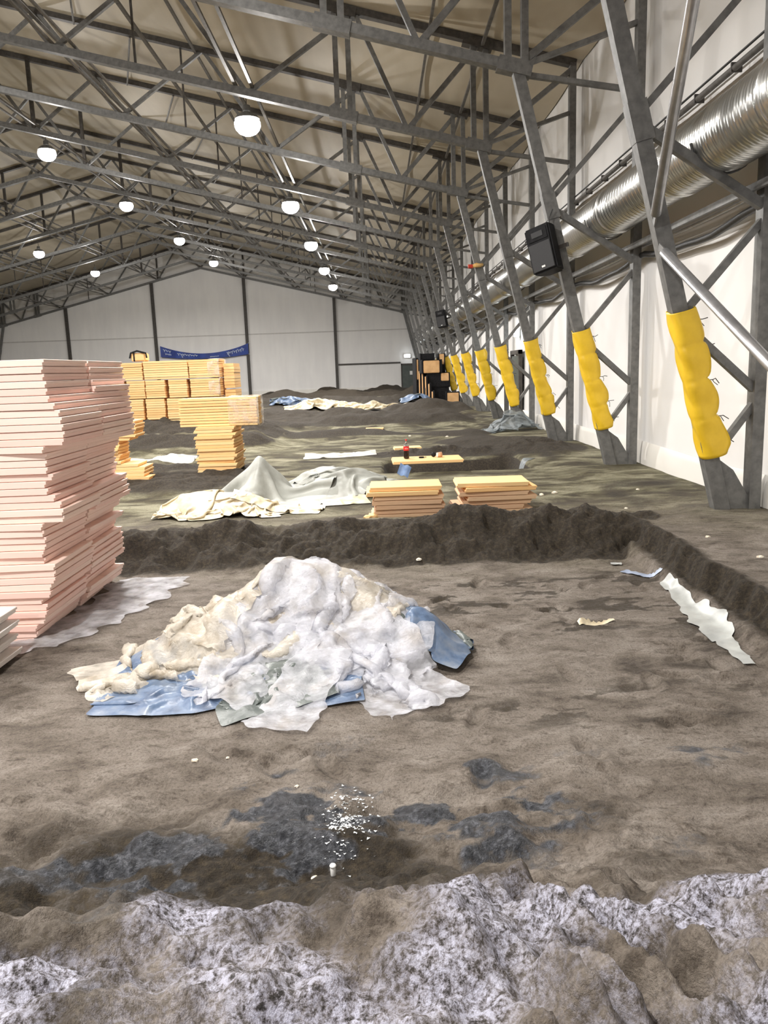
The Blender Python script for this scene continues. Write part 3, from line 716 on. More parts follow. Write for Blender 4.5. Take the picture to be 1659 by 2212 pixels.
wall_lamp((5.07, 28.9, 3.12), 'x', 'small bright emergency light above the door in the right wall')

# ------------------------------------------------------------------ banner
m_, nt, b = new_mat('blue_banner_cloth'); f = noise(nt, 1.5, 4)
nt.links.new(ramp(nt, f, [(.3, (.006,.022,.16)), (.6, (.015,.055,.32))]), b.inputs['Base Color']); setp(b, Roughness=.5)
t = empty('banner', (0, YB-.35, 0)); tag(t, 'sagging blue banner with white handwriting hung between two posts', 'banner')
n = 60; xs_ = np.linspace(-20.1, -11.9, n); vs = np.linspace(0, 1, 8); P = np.zeros((n, 8, 3))
def ban(u, v):
    sag = 4*u*(1-u)
    zt = 4.86-.80*sag; zb = 3.86-.28*sag
    return (-20.1+8.2*u, .05*math.sin(u*9)+.04*math.sin(u*23), zb+(zt-zb)*v)
for i in range(n):
    for j in range(8): P[i, j] = ban(i/(n-1), vs[j])
link('banner_cloth', quadmesh(P, 'banner_cloth'), m_, t)
M_SCRIPT = simple('white_banner_print', (.45,.52,.72), (.6,.66,.8), 4, .6)
def stroke(us, parent, r=.035, nm='lettering'):
    bm = bmesh.new(); pts = []
    for u, v in us:
        p = ban(u, v); pts.append((p[0], p[1]-.03, p[2]))
    tube(bm, pts, r, 5); return bm
def script(u0, u1, v0, amp, nloops, nm):
    us = []
    for i in range(nloops*8+1):
        a = i/8*2*PI; u = u0+(u1-u0)*i/(nloops*8)+.006*math.sin(a); v = v0+amp*math.cos(a)*(1+.5*math.sin(i*.37))
        us.append((u, v))
    obj(nm, stroke(us, t), M_SCRIPT, t)
script(.19, .42, .55, .12, 8, 'lettering'); script(.75, .95, .55, .15, 8, 'lettering'); script(.03, .12, .68, .10, 3, 'lettering')
obj('lettering', stroke([(.24, .6), (.245, .2), (.25, .12)], t), M_SCRIPT, t); obj('lettering', stroke([(.77, .7), (.775, .2), (.785, .05)], t), M_SCRIPT, t)
script(.05, .12, .35, .04, 4, 'small_print'); script(.56, .66, .3, .03, 5, 'small_print')
for u in (0, 1):
    bm = bmesh.new(); p = ban(u, 1); q = ban(u, 0)
    tube(bm, [p, (p[0]+(-.15 if u == 0 else .15)*.6, .03, p[2]+.05)], .02, 5); tube(bm, [q, (q[0]+(-.15 if u == 0 else .15)*.6, .03, q[2])], .02, 5)
    obj('tie_rope', bm, M_WHITEP, t)

# ------------------------------------------------------------------ foam boards
def board_mesh(lx, ly, th, name='insulation_board', lap=True):
    bm = bmesh.new(); g = .004
    # shiplap edge on the two long sides
    e = .015 if lap else 0
    pr = [(-lx/2, 0), (lx/2-e, 0), (lx/2-e, th*.5), (lx/2, th*.5), (lx/2, th-g), (-lx/2+e, th-g), (-lx/2+e, th*.5), (-lx/2, th*.5)] if lap else [(-lx/2, 0), (lx/2, 0), (lx/2, th-g), (-lx/2, th-g)]
    a = [bm.verts.new((x, -ly/2, z)) for x, z in pr]; c_ = [bm.verts.new((x, ly/2, z)) for x, z in pr]
    bm.faces.new(a); bm.faces.new(c_[::-1]); k = len(pr)
    for i in range(k): bm.faces.new((a[i], c_[i], c_[(i+1) % k], a[(i+1) % k]))
    es = [e_ for e_ in bm.edges if e_.calc_length() > .2]
    bmesh.ops.bevel(bm, geom=es, offset=.004, segments=1, affect='EDGES')
    return mesh_of(bm, name)
TH = .0605
import bisect
FT = [(2.13,-2.77),(1.86,-2.76),(1.74,-2.71),(1.67,-2.68),(1.51,-2.67),(1.43,-2.67),(1.41,-2.83),(1.24,-2.85),(1.16,-2.82),(1.08,-2.88),(0.98,-2.82),(0.88,-2.75),(0.77,-2.75),(0.74,-2.91),(0.41,-2.95),(0.37,-2.87),(0.1,-2.92),(0.06,-3.0),(-0.03,-2.98),(-0.13,-3.0),(-0.17,-3.06),(-0.32,-3.13)]
BT = [(2.13,-2.76),(1.74,-2.70),(1.47,-2.68),(1.4,-2.66),(1.33,-2.86),(1.18,-2.92),(0.96,-2.92),(0.89,-2.81),(0.75,-2.80),(0.6,-2.93),(0.53,-3.0),(0.5,-2.9),(0.37,-3.0),(0.35,-2.93),(0.2,-2.92),(0.09,-2.92),(-0.03,-3.05),(-0.12,-2.95),(-0.3,-3.1)]
def tab(T, z):
    b_ = min(T, key=lambda p: abs(p[0]-z)); T2 = sorted(T); lin = float(np.interp(z, [p[0] for p in T2], [p[1] for p in T2]))
    return .45*b_[1]+.55*lin
rb = random.Random(5)
def place_board(me, mat, x, y_, z, rz, label, group, tilt=0, cat='foam board'):
    o = bpy.data.objects.new('insulation_board', me); COL.objects.link(o)
    o.location = (x, y_, z); o.rotation_euler = (0, tilt, rz); tag(o, label, cat, group); return o
bA = board_mesh(1.2, 1.0, TH, lap=True); bA.materials.append(M_PINK_LIT)
bA2 = board_mesh(1.2, 2.02, TH, lap=True); bA2.materials.append(M_PINK_LIT)
z0 = -.33; nA = 41
for i in range(nA):
    z = z0+i*TH; li = ordn(nA-1-i)+' layer from the top' if nA-1-i > 0 else 'topmost layer'
    fx = tab(FT, z+TH/2); bx = tab(BT, z+TH/2)
    if nA-1-i in (5, 6, 12, 20, 28):       # a single long sheet
        place_board(bA2, M_PINK_LIT, (fx+bx)/2-.6, 7.70+rb.uniform(-.02, .02), z, math.atan2(fx-bx, 2.0), 'pink-lit foam board in the tall left stack, full-length, '+li, 'pink-lit foam boards in the tall left stack')
    else:
        place_board(bA, M_PINK_LIT, fx-.6+rb.uniform(-.006, .006), 7.20+rb.uniform(-.02, .012), z, rb.uniform(-.008, .008)+(fx-bx)*.25, 'pink-lit foam board in the tall left stack, nearer half, '+li, 'pink-lit foam boards in the tall left stack')
        place_board(bA, M_PINK_LIT, bx-.6+rb.uniform(-.006, .006), 8.22+rb.uniform(-.01, .02), z, rb.uniform(-.008, .008)+(fx-bx)*.25, 'pink-lit foam board in the tall left stack, farther half, '+li, 'pink-lit foam boards in the tall left stack')
# short stack at the left edge, in front of the tall one
bS = board_mesh(1.0, .6, .055); bS.materials.append(foam('white_foam_board', (.86,.80,.76), (.9,.86,.84), .2))
for i in range(8):
    x = -3.09-.5+(0.03 if i % 2 else -.03)+rb.uniform(-.015, .015)
    place_board(bS, None, x, 6.02, -.32+i*.058, rb.uniform(-.05, .03), 'white foam board in the short stack at the left edge, '+ordn(7-i)+(' of it' if 7-i == 0 else ' from its top'), 'white foam boards at the left edge')
# two small stacks behind the near bank
bM = board_mesh(.97, .62, .062); bM.materials.append(M_FOAMP)
bM2 = board_mesh(1.0, .66, .062); bM2.materials.append(M_FOAM)
def stack(cx, cy, nb, th, me, where, group, jx=.02, jr=.02, z00=None, tab_=None, me2=None):
    zb = Z(cx, cy)-.03 if z00 is None else z00
    for i in range(nb):
        k = nb-1-i
        dx = tab_[i] if tab_ else rb.uniform(-jx, jx)
        o = place_board(me2 if (me2 and i >= nb-2) else me, None, cx+dx, cy+rb.uniform(-jx, jx)*.7, zb+i*th, rb.uniform(-jr, jr), 'foam board in '+where+', '+ordn(k)+(' board' if k == 0 else ' from the top'), group)
    return zb+nb*th
stack(.36, 11.0, 8, .064, bM, 'the left small stack', 'boards of the left small stack', .03, .03, z00=-.13, tab_=[.05, -.02, .02, .03, .0, .02, -.07, -.02], me2=bM2)
stack(1.58, 11.05, 8, .064, bM, 'the right small stack', 'boards of the right small stack', .05, .05, z00=-.12, tab_=[-.05, .04, -.10, .02, .08, -.02, .06, -.03], me2=bM2)
# broken foam pieces beside the left small stack
def chunk(x, y_, s, seed, label, mat=M_FOAM, cat='foam piece', group=None, flat_=.5, name='foam_piece'):
    bm = bmesh.new(); bmesh.ops.create_icosphere(bm, subdivisions=2, radius=s)
    r_ = random.Random(seed)
    for v in bm.verts:
        k = .75+.4*r_.random(); v.co = Vector((v.co.x*k, v.co.y*k*.8, max(-s*.25, v.co.z*flat_*k)))
    bm2 = bm; o = obj(name, bm2, mat); o.location = (x, y_, Z(x, y_)+s*.25*flat_); o.rotation_euler = (0, 0, r_.uniform(0, 3)); tag(o, label, cat, group); return o
chunk(-.12, 10.72, .10, 1, 'broken yellow foam lump leaning at the left small stack, upper')
chunk(-.20, 10.60, .075, 2, 'broken yellow foam lump at the foot of the left small stack, lower')
chunk(.98, 10.65, .06, 3, 'broken yellow foam lump at the foot of the right small stack')
# the stack under the wide bundle
bB = board_mesh(.80, 1.1, .062); bB.materials.append(M_FOAM)
ztop = stack(-3.36, 16.7, 15, .0625, bB, 'the narrow stack carrying the wide bundle', 'boards of the narrow stack under the wide bundle', .035, .02, z00=0.0)
def bundle(x0, x1, y0, y1, z0_, z1_, nb, label, mat=M_FOAM, wrap=False, group='wrapped foam bundles'):
    t = empty('board_bundle', ((x0+x1)/2, (y0+y1)/2, z0_)); tag(t, label, 'foam bundle', group)
    th = (z1_-z0_)/nb
    for i in range(nb):
        j = rb.uniform(-.012, .012)
        bm = bmesh.new(); box(bm, x0-t.location.x+j, x1-t.location.x+j, y0-t.location.y+rb.uniform(-.01, .01), y1-t.location.y, i*th, (i+1)*th-.006, .006)
        obj('board', bm, mat, t)
    if wrap:
        hx, hy, hz = (x1-x0)/2, (y1-y0)/2, z1_-z0_
        P = []
        for xx in np.linspace(-hx, hx+.04, 14):
            row = []
            for a in range(33):
                u = a/32*2*PI; c_, s_ = math.cos(u), math.sin(u); q = (abs(c_)**8+abs(s_)**8)**(-.125)
                row.append((xx, c_*q*(hy+.02)+.008*math.sin(xx*9+a), hz/2+s_*q*(hz/2+.02)+.008*math.sin(xx*13+a*2)))
            P.append(row)
        P = np.array(P)[8:] ; link('wrapping_film', quadmesh(P, 'wrapping_film'), M_WRAP, t)
    return t
bundle(-4.10, -2.50, 16.35, 17.0, ztop, ztop+.58, 10, 'wide foam bundle laid across the top of the narrow stack', wrap=True, group=None)
# rows of bundles behind the embankment
YR = 26.0; kx = YR/1700*1.03
def bx(px0, px1, y0, tz0, tz1, lab, nb=8, wrap=False, dp=1.2, yo=0.0):
    X0 = (px0-814)*kx; X1 = (px1-814)*kx
    bundle(X0, X1, YR+yo, YR+yo+dp, tz0, tz1, nb, lab, wrap=wrap)
g0 = .02
bx(262, 331, 785, 1.91, 2.47, 'foam bundle in the top row behind the tall stack, leftmost in view', 8)
bx(334, 425, 785, 1.91, 2.50, 'long foam bundle in the middle of the top row', 8)
bx(427, 487, 785, 1.92, 2.50, 'foam bundle at the right end of the top row, wrapped in film', 8, True)
bx(491, 513, 790, 1.55, 2.36, 'narrow foam bundle standing behind the right end of the rows, upper', 8, yo=.6)
for i, (a, b_) in enumerate(((262, 291), (296, 333), (335, 375), (383, 421), (428, 487))):
    bx(a, b_, 0, 1.31, 1.89, 'foam bundle in the second row from the top, '+['leftmost', 'second from left', 'third from left', 'fourth from left', 'right end one wrapped in film'][i], 8, i == 4)
bx(491, 513, 0, .66, 1.50, 'narrow foam bundle standing behind the right end of the rows, lower', 8, yo=.6)
for i, (a, b_) in enumerate(((268, 287), (290, 328), (333, 372), (377, 415), (420, 487))):
    bx(a, b_, 0, .62, 1.29, 'foam bundle in the third row from the top, '+['leftmost', 'second from left', 'third from left', 'fourth from left', 'right end one behind the wide bundle'][i], 9)
for i, (a, b_) in enumerate(((240, 290), (295, 370), (375, 440), (445, 513))):
    bx(a, b_, 0, .0, .60, 'foam bundle at the bottom behind the earth ridge, '+['leftmost', 'second from left', 'third from left', 'rightmost'][i], 8)
t = empty('strapped_bundle', ((323-814)*kx, YR+.3, 2.51)); tag(t, 'small black-strapped tan bundle lying on the top row of foam', 'bundle')
bm = bmesh.new(); box(bm, -.22, .24, -.25, .25, 0, .26, .03); obj('tan_block', bm, M_FOAM, t)
bm = bmesh.new(); tube(bm, [(-.25, -.26, .1), (-.2, -.27, .27), (0, -.27, .33), (.28, -.26, .25), (.30, -.26, .1)], .03, 6); obj('black_strap', bm, M_BLACK, t)
bm = bmesh.new(); box(bm, -.13, -.09, -.265, .265, 0, .27); obj('black_strap', bm, M_BLACK, t)
# pile behind the tall stack
bC = board_mesh(1.1, .62, .062); bC.materials.append(M_FOAM)
tb = []
for i in range(19):
    z = i*.062
    tb.append((-4.38 if z < .12 else -4.46 if z < .28 else -4.6 if z < .35 else -4.92 if z < .75 else -4.72 if z < .85 else -4.58)-.55+5.1+rb.uniform(-.02, .02))
stack(-5.1, 15.2, 19, .0625, bC, 'the uneven pile behind the tall pink-lit stack', 'boards of the uneven pile behind the tall stack', .03, .04, z00=0.0, tab_=tb)

# ------------------------------------------------------------------ cloth: a small position-based sheet
class Heap:
    def __init__(s, x0, x1, y0, y1, core=None, st=.04):
        s.x0, s.y0, s.st = x0, y0, st
        s.xs = np.arange(x0, x1, st); s.ys = np.arange(y0, y1, st)
        A, B = np.meshgrid(s.xs, s.ys, indexing='ij'); s.h = ground(A, B)
        if core is not None: s.h = s.h+core(A, B)
    def at(s, x, y_):
        u = np.clip((x-s.x0)/s.st, 0, len(s.xs)-1.001); v = np.clip((y_-s.y0)/s.st, 0, len(s.ys)-1.001)
        i = u.astype(int); j = v.astype(int); fu = u-i; fv = v-j
        return (s.h[i, j]*(1-fu)+s.h[i+1, j]*fu)*(1-fv)+(s.h[i, j+1]*(1-fu)+s.h[i+1, j+1]*fu)*fv
    def add(s, P, k=.8):
        Q = P.reshape(-1, 3)
        i = np.clip(((Q[:, 0]-s.x0)/s.st).round().astype(int), 0, len(s.xs)-1); j = np.clip(((Q[:, 1]-s.y0)/s.st).round().astype(int), 0, len(s.ys)-1)
        h2 = s.h.copy(); np.maximum.at(h2, (i, j), s.h[i, j]+(Q[:, 2]-s.h[i, j])*k); s.h = h2
def sheet(hp, cx, cy, L, W, rot, comp, seed, res=.05, it=150, lift=.25, wr=.05, drag=.5, eps=.012, bend=0):
    n = int(L/res)+1; m = int(W/res)+1
    rs = np.random.RandomState(seed)
    U, V = np.meshgrid((np.arange(n)-(n-1)/2)*res, (np.arange(m)-(m-1)/2)*res, indexing='ij')
    wob = fbm(U*2.0+seed, V*2.0, 3, seed)*.35*min(L, W)*.3; wob2 = fbm(U*2.0, V*2.0+seed, 3, seed+5)*.35*min(L, W)*.3
    u = U*comp[0]+wob*(1-comp[0])*2; v = V*comp[1]+wob2*(1-comp[1])*2
    ca, sa = math.cos(rot), math.sin(rot)
    P = np.stack([cx+u*ca-v*sa, cy+u*sa+v*ca, np.zeros_like(u)], -1)
    P[..., 2] = hp.at(P[..., 0], P[..., 1])+lift*(.5+.5*fbm(U*1.5, V*1.5, 2, seed+9))+wr*fbm(U*5, V*5, 3, seed+3)
    Q = P.copy()
    cons = []
    def add(di, dj, k):
        cons.append((di, dj, math.hypot(di, dj)*res, k))
    add(1, 0, 1); add(0, 1, 1); add(1, 1, .6); add(1, -1, .6); add(2, 0, .12+.23*bend); add(0, 2, .12+.23*bend)
    if bend: add(4, 0, .20*bend); add(0, 4, .20*bend)
    for s_ in range(it):
        vel = (P-Q)*.93; Q = P.copy(); P = P+vel; P[..., 2] -= .0035
        for _ in range(3):
            for di, dj, r0, k in cons:
                D = np.zeros_like(P); C = np.zeros(P.shape[:2])
                if dj >= 0: A = P[:n-di, :m-dj]; B = P[di:, dj:]
                else: A = P[:n-di, -dj:]; B = P[di:, :m+dj]
                d = B-A; ln = np.linalg.norm(d, axis=-1)+1e-9
                e = ((ln-r0)/ln*k*.5)[..., None]*d
                if di+abs(dj) >= 2 and (di == 0 or dj == 0): e = np.where((ln < r0)[..., None], e, 0)
                if dj >= 0: D[:n-di, :m-dj] += e; D[di:, dj:] -= e
                else: D[:n-di, -dj:] += e; D[di:, :m+dj] -= e
                P = P+D*.5
            h = hp.at(P[..., 0], P[..., 1])+eps
            c_ = P[..., 2] < h
            P[..., 2] = np.where(c_, h, P[..., 2])
            for a in (0, 1): P[..., a] = np.where(c_, P[..., a]*(1-drag)+Q[..., a]*drag, P[..., a])
    hp.add(P)
    return P
def crumple(P, amp, seed, f=5.5):
    """stiff creases: sharp ridged folds pushed along the sheet's own normal"""
    du = np.gradient(P, axis=0); dv = np.gradient(P, axis=1)
    N = np.cross(du, dv); N /= np.linalg.norm(N, axis=-1, keepdims=True)+1e-9
    n, m = P.shape[:2]; U, V = np.meshgrid(np.arange(n)*.04, np.arange(m)*.04, indexing='ij')
    w1 = fbm(U*1.1, V*1.1, 2, seed)*1.5
    a = math.cos(seed)*.9; u2 = U*math.cos(a)-V*math.sin(a); v2 = U*math.sin(a)+V*math.cos(a)
    rd = lambda q: .35-np.sqrt(q*q+.0012)
    k = rd(vnoise(u2*.55+w1*.3, v2*2.6+w1*.5, seed+2))+.45*rd(vnoise(v2*.9+w1*.3, u2*4.0-w1*.5, seed+4))*sm(-.2, .3, vnoise(U*.8, V*.8, seed+8))
    Q = P+N*(k*amp*1.5)[..., None]
    z0 = ground(Q[..., 0], Q[..., 1])+.006
    Q[..., 2] = np.maximum(Q[..., 2], z0); return Q
def ragged(P, seed):
    """torn edges: pull the border rows and columns in and out unevenly"""
    n, m = P.shape[:2]; Q = P.copy()
    for k in range(3):
        w = (3-k)/3
        a = (.5+vnoise(np.arange(m)*.35, np.zeros(m), seed))*w*1.6; b = (.5+vnoise(np.arange(m)*.35, np.zeros(m)+4, seed))*w*1.6
        Q[k] += (P[k+1]-P[k])*a[:, None]*.8; Q[n-1-k] += (P[n-2-k]-P[n-1-k])*b[:, None]*.8
        a = (.5+vnoise(np.arange(n)*.35, np.zeros(n)+8, seed))*w*1.6; b = (.5+vnoise(np.arange(n)*.35, np.zeros(n)+12, seed))*w*1.6
        Q[:, k] += (P[:, k+1]-P[:, k])*a[:, None]*.8; Q[:, m-1-k] += (P[:, m-2-k]-P[:, m-1-k])*b[:, None]*.8
    return Q
def put_sheet(name, P, mat, label, cat, group=None, sub=1, thick=0, kind=None):
    c_ = P.reshape(-1, 3).mean(0); c_[2] = P[..., 2].min()
    o = link(name, quadmesh(P-c_, name), mat, None, tuple(c_))
    if sub: md = o.modifiers.new('s', 'SUBSURF'); md.levels = sub; md.render_levels = sub
    if thick: md = o.modifiers.new('t', 'SOLIDIFY'); md.thickness = thick
    tag(o, label, cat, group, kind); return o

# near heap of plastic
core = lambda A, B: .58*gs(A, B, -.86, 6.35, .40, .42)+.46*gs(A, B, -.36, 6.40, .36, .42)+.26*gs(A, B, .02, 6.2, .3, .4)+.34*gs(A, B, -1.52, 6.10, .42, .35)+.12*gs(A, B, -.4, 5.6, .6, .3)+.26*gs(A, B, .34, 6.0, .22, .28)
hp = Heap(-3.0, 1.2, 4.2, 7.6, core)
put_sheet('blue_tarp', crumple(sheet(hp, -1.15, 5.55, 2.3, 1.3, .06, (.76, .66), 3, .04, 120, .2), .02, 3), M_TARP_BLUE, 'blue tarpaulin with dark underside, under the left front of the plastic heap', 'tarpaulin')
put_sheet('blue_tarp', crumple(sheet(hp, .22, 6.10, 1.5, 1.2, -.4, (.48, .46), 8, .04, 120, .35), .03, 4), M_TARP_BLUE, 'bunched blue tarpaulin poking out at the right of the plastic heap', 'tarpaulin')
put_sheet('blue_tarp', crumple(sheet(hp, -.85, 5.30, 1.0, .9, .5, (.66, .6), 6, .04, 110, .3), .035, 6)[:, ::-1], M_TARP_BLUE, 'dark folded back tarpaulin corner in front of the plastic heap', 'tarpaulin')
G = 'crumpled film sheets of the near heap'
for (a, mat, lab) in (
    ((-.85, 6.35, 2.4, 2.0, .3, (.60, .54), 12), M_FILM_CREAM, 'yellowed film crumpled over the peak of the near heap'),
    ((-1.50, 6.00, 2.3, 1.2, .55, (.72, .52), 14), M_FILM_CREAM, 'yellowed film trailing off the left side of the near heap in a tail'),
    ((-.38, 6.15, 2.3, 2.0, -.45, (.60, .55), 17), M_FILM, 'clear film draped over the right shoulder of the near heap'),
    ((-.12, 5.55, 1.7, 1.2, -.9, (.70, .52), 21), M_FILM, 'clear film hanging down the front right of the near heap'),
    ((-.95, 5.85, 1.9, .9, 1.15, (.76, .48), 23), M_FILM, 'twisted film strip running down the middle of the near heap'),
    ((-.60, 5.20, 1.1, .5, 1.25, (.80, .5), 26), M_FILM, 'narrow film tongue reaching toward the camera from the near heap'),
    ((-1.28, 6.25, 1.4, 1.0, .9, (.62, .5), 28), M_FILM_CREAM, 'glossy yellowed film knotted on the left shoulder of the near heap')):
    put_sheet('plastic_sheet', crumple(ragged(sheet(hp, *a, .032, 110, .32, .07, bend=1), a[-1]), .046, a[-1]), mat, lab, 'plastic film', G, 0)

# cream pile, tarp pile behind the bank
core3 = lambda A, B: .30*gs(A, B, -2.75, 11.5, .45, .3)+.24*gs(A, B, -2.1, 11.5, .4, .3)
hp3 = Heap(-4.2, 1.2, 10.4, 15, core3)
put_sheet('plastic_sheet', sheet(hp3, -2.35, 11.45, 2.7, 1.9, .05, (.62, .42), 33, .05, 120, .2), M_CREAM, 'cream crumpled film pile just behind the dark bank', 'plastic film')
put_sheet('plastic_sheet', sheet(hp3, -1.55, 11.55, 1.6, .9, -.1, (.72, .5), 35, .05, 100, .15), M_CREAM, 'cream crumpled film running right from the pile behind the bank', 'plastic film')
core4 = lambda A, B: .78*np.maximum(0, 1-np.abs(A+1.95)/.55-np.abs(B-12.7)/.9)+.35*gs(A, B, -1.0, 13.4, .5, .6)+.25*gs(A, B, -.3, 13.0, .6, .5)
hp4 = Heap(-4.2, 1.6, 11.4, 15.5, core4)
put_sheet('grey_tarp', sheet(hp4, -.45, 13.1, 2.2, 2.0, .3, (.75, .65), 41, .07, 110, .2), M_TARP_GREY, 'muddy dark grey tarpaulin lying flat behind the left small stack', 'tarpaulin')
put_sheet('grey_tarp', sheet(hp4, -1.75, 12.75, 2.2, 2.0, -.2, (.74, .66), 43, .07, 110, .25, .08, bend=.5), M_TARP_GREY, 'light grey tarpaulin draped up to a sharp peak', 'tarpaulin')
put_sheet('grey_tarp', sheet(hp4, -1.1, 13.6, 1.4, 1.2, .6, (.72, .6), 45, .07, 100, .3), M_TARP_GREY, 'olive grey tarpaulin fold standing up behind the peaked one', 'tarpaulin')
put_sheet('plastic_sheet', sheet(hp4, -.55, 12.05, .8, .5, .2, (.7, .55), 47, .05, 80, .2), M_CREAM, 'small cream film lump in front of the grey tarpaulins', 'plastic film')
bm = bmesh.new(); bmesh.ops.create_grid(bm, x_segments=6, y_segments=6, size=.5)
for v in bm.verts: v.co = Vector((v.co.x*.20, v.co.y*.16, .02*math.sin(v.co.x*9)+.10*v.co.y))
o = obj('blue_flap', bm, simple('blue_scrap_cloth', (.10,.17,.33), (.18,.27,.45), 8, .5), smooth=True); o.location = (.40, 13.1, Z(.42, 13.1)+.33); o.rotation_euler = (.7, .25, -.5); tag(o, 'small blue tarpaulin scrap behind the left small stack', 'tarpaulin')

def flat_sheet(cx, cy, L, W, rot, comp, seed, mat, label, name='plastic_sheet', res=.08, lift=.06, core=None, cat='plastic film', it=70):
    h = Heap(cx-L, cx+L, cy-L, cy+L, core, .06)
    return put_sheet(name, sheet(h, cx, cy, L, W, rot, comp, seed, res, it, lift), mat, label, cat)
flat_sheet(-.95, 18.9, 1.9, 1.2, .03, (.85, .7), 51, M_FILM_WHITE, 'white crumpled film strip lying behind the grey tarpaulins')
flat_sheet(-5.5, 18.9, 2.3, 1.6, .1, (.85, .7), 53, M_FILM_WHITE, 'white film sheet spread left of the narrow stack', core=lambda A, B: .12*gs(A, B, -5.1, 19.0, .3, .4))
flat_sheet(-2.9, 40.2, 4.6, 2.6, .1, (.75, .5), 55, M_CREAM, 'cream film pile lying far off on the left of the ridge', res=.12, core=lambda A, B: .35*gs(A, B, -3.0, 40.2, .9, .6))
flat_sheet(-.1, 38.6, 3.4, 2.4, .1, (.75, .5), 57, M_CREAM, 'cream film pile lying far off, humped over the ridge', res=.12, core=lambda A, B: .4*gs(A, B, -.4, 38.6, .8, .6))
flat_sheet(1.6, 39.6, 2.2, 1.6, .1, (.75, .5), 58, M_FILM_WHITE, 'grey white film scraps right of the far cream piles', res=.12)
flat_sheet(2.1, 41.2, 2.6, 2.0, .1, (.7, .5), 59, M_TARP_BLUE, 'distant dark blue tarpaulin lump by the black crates', 'blue_tarp', .12, core=lambda A, B: .3*gs(A, B, 2.1, 41.0, .8, .6), cat='tarpaulin')
flat_sheet(-5.2, 48.5, 3.2, 2.4, .0, (.8, .5), 61, M_TARP_BLUE, 'distant pale blue tarpaulin below the stain on the end wall', 'blue_tarp', .12, core=lambda A, B: .3*gs(A, B, -5.2, 48.5, 1., .6), cat='tarpaulin')
M_GREYF = film('grey_plastic_film', (.30,.34,.36), .1, .35, (.12,.13,.12))
flat_sheet(4.05, 24.3, 2.6, 2.2, .2, (.62, .5), 63, M_GREYF, 'grey blue plastic heap piled at the feet of the frames', 'plastic_sheet', .08, .3, core=lambda A, B: .55*gs(A, B, 4.2, 24.6, .55, .6))
flat_sheet(2.85, 16.2, 1.6, .3, 1.0, (.8, .6), 64, M_GREYF, 'thin torn grey plastic strip on the slope right of the trench', 'plastic_sheet', .06, .1)
# film strip along the right bank of the pit
def strip(pts, w_, seed, mat, label, name='plastic_sheet', cat='plastic film', dz=.015):
    n = 50; P = np.zeros((n, 9, 3)); rs = np.random.RandomState(seed)
    pts = np.array(pts); tt = np.linspace(0, 1, n)*(len(pts)-1)
    for i, t_ in enumerate(tt):
        k = min(int(t_), len(pts)-2); f = t_-k; c_ = pts[k]*(1-f)+pts[k+1]*f; d = pts[min(k+1, len(pts)-1)]-pts[k]; d = d/np.linalg.norm(d); nn = np.array([-d[1], d[0]])
        ww = np.interp(t_, range(len(w_)), w_)
        for j in range(9):
            s = (j/8-.5)*ww*(1+.18*math.sin(i*.9+j*0)+.1*math.sin(i*2.3))
            q = c_+nn*s; P[i, j] = (q[0], q[1], 0)
    P[..., 2] = ground(P[..., 0], P[..., 1])+dz+.012*fbm(P[..., 0]*9, P[..., 1]*9, 3, seed)
    return put_sheet(name, P, mat, label, cat)
M_SHEET = simple('dull_white_film', (.36,.37,.36), (.50,.52,.50), 5, .4, 0, .3, .01)
strip([(2.86, 7.75), (2.80, 7.0), (2.78, 6.45), (2.72, 5.95), (2.70, 5.55)], [.10, .16, .30, .13, .10], 3, M_SHEET, 'grey white film strip lying along the foot of the right bank')
strip([(-3.25, 6.45), (-2.98, 6.75), (-2.80, 7.3), (-2.66, 8.0), (-2.62, 8.75)], [.35, .55, .62, .75, .9], 9, M_FILM, 'crinkled clear film sticking out from under the tall pink-lit stack')
strip([(2.62, 8.35), (2.80, 8.05), (2.90, 7.95)], [.10, .08, .04], 5, simple('pale_blue_film', (.25,.30,.40), (.38,.44,.56), 6, .4), 'pale blue film scrap at the far end of the film strip')
strip([(2.60, 8.75), (2.72, 8.72)], [.08, .10], 6, M_SHEET, 'small grey scrap at the corner of the pit')
strip([(1.70, 6.63), (2.02, 6.66)], [.10, .04], 7, M_CREAM, 'small cream scrap lying flat on the pit floor')

# ------------------------------------------------------------------ plank with bottle over the trench
def flatboard(x0, x1, yc, ly, z, rz, label, th=.06):
    o = place_board(board_mesh(x1-x0, ly, th), None, (x0+x1)/2, yc, z, rz, label, None); o.data.materials.append(M_FOAM); return o
zt = .15
flatboard(.24, 1.62, 15.60, .85, zt, .02, 'yellow foam board bridging the trench, the bottle standing on it')
flatboard(.34, 1.0, 19.0, .45, Z(.7, 19.0)+.03, .05, 'small foam board lying beyond the bottle')
flatboard(-.46, .16, 27.0, .45, Z(-.15, 27.0)+.04, -.03, 'small foam board lying alone on the dark ridge')
BZ = zt+.06; bxp, byp = .53, 15.62
t = empty('cola_bottle', (bxp, byp, BZ)); t.scale = (1.08,)*3; tag(t, 'plastic cola bottle with red cap and red label on the foam board', 'bottle')
m_b, nt, b = new_mat('cola_liquid'); setp(b, Roughness=.08); b.inputs['Base Color'].default_value = (.015, .006, .004, 1)
bm = bmesh.new(); lathe(bm, [(.03, 0), (.05, .008), (.052, .03), (.047, .09), (.05, .12), (.052, .15)], 24); obj('liquid', bm, m_b, t, True)
bm = bmesh.new(); lathe(bm, [(.0525, .15), (.0535, .155), (.0535, .225), (.0525, .23)], 24); o = obj('red_label', bm, simple('red_label', (.62,.02,.02), (.7,.03,.03), 5, .3), t, True)
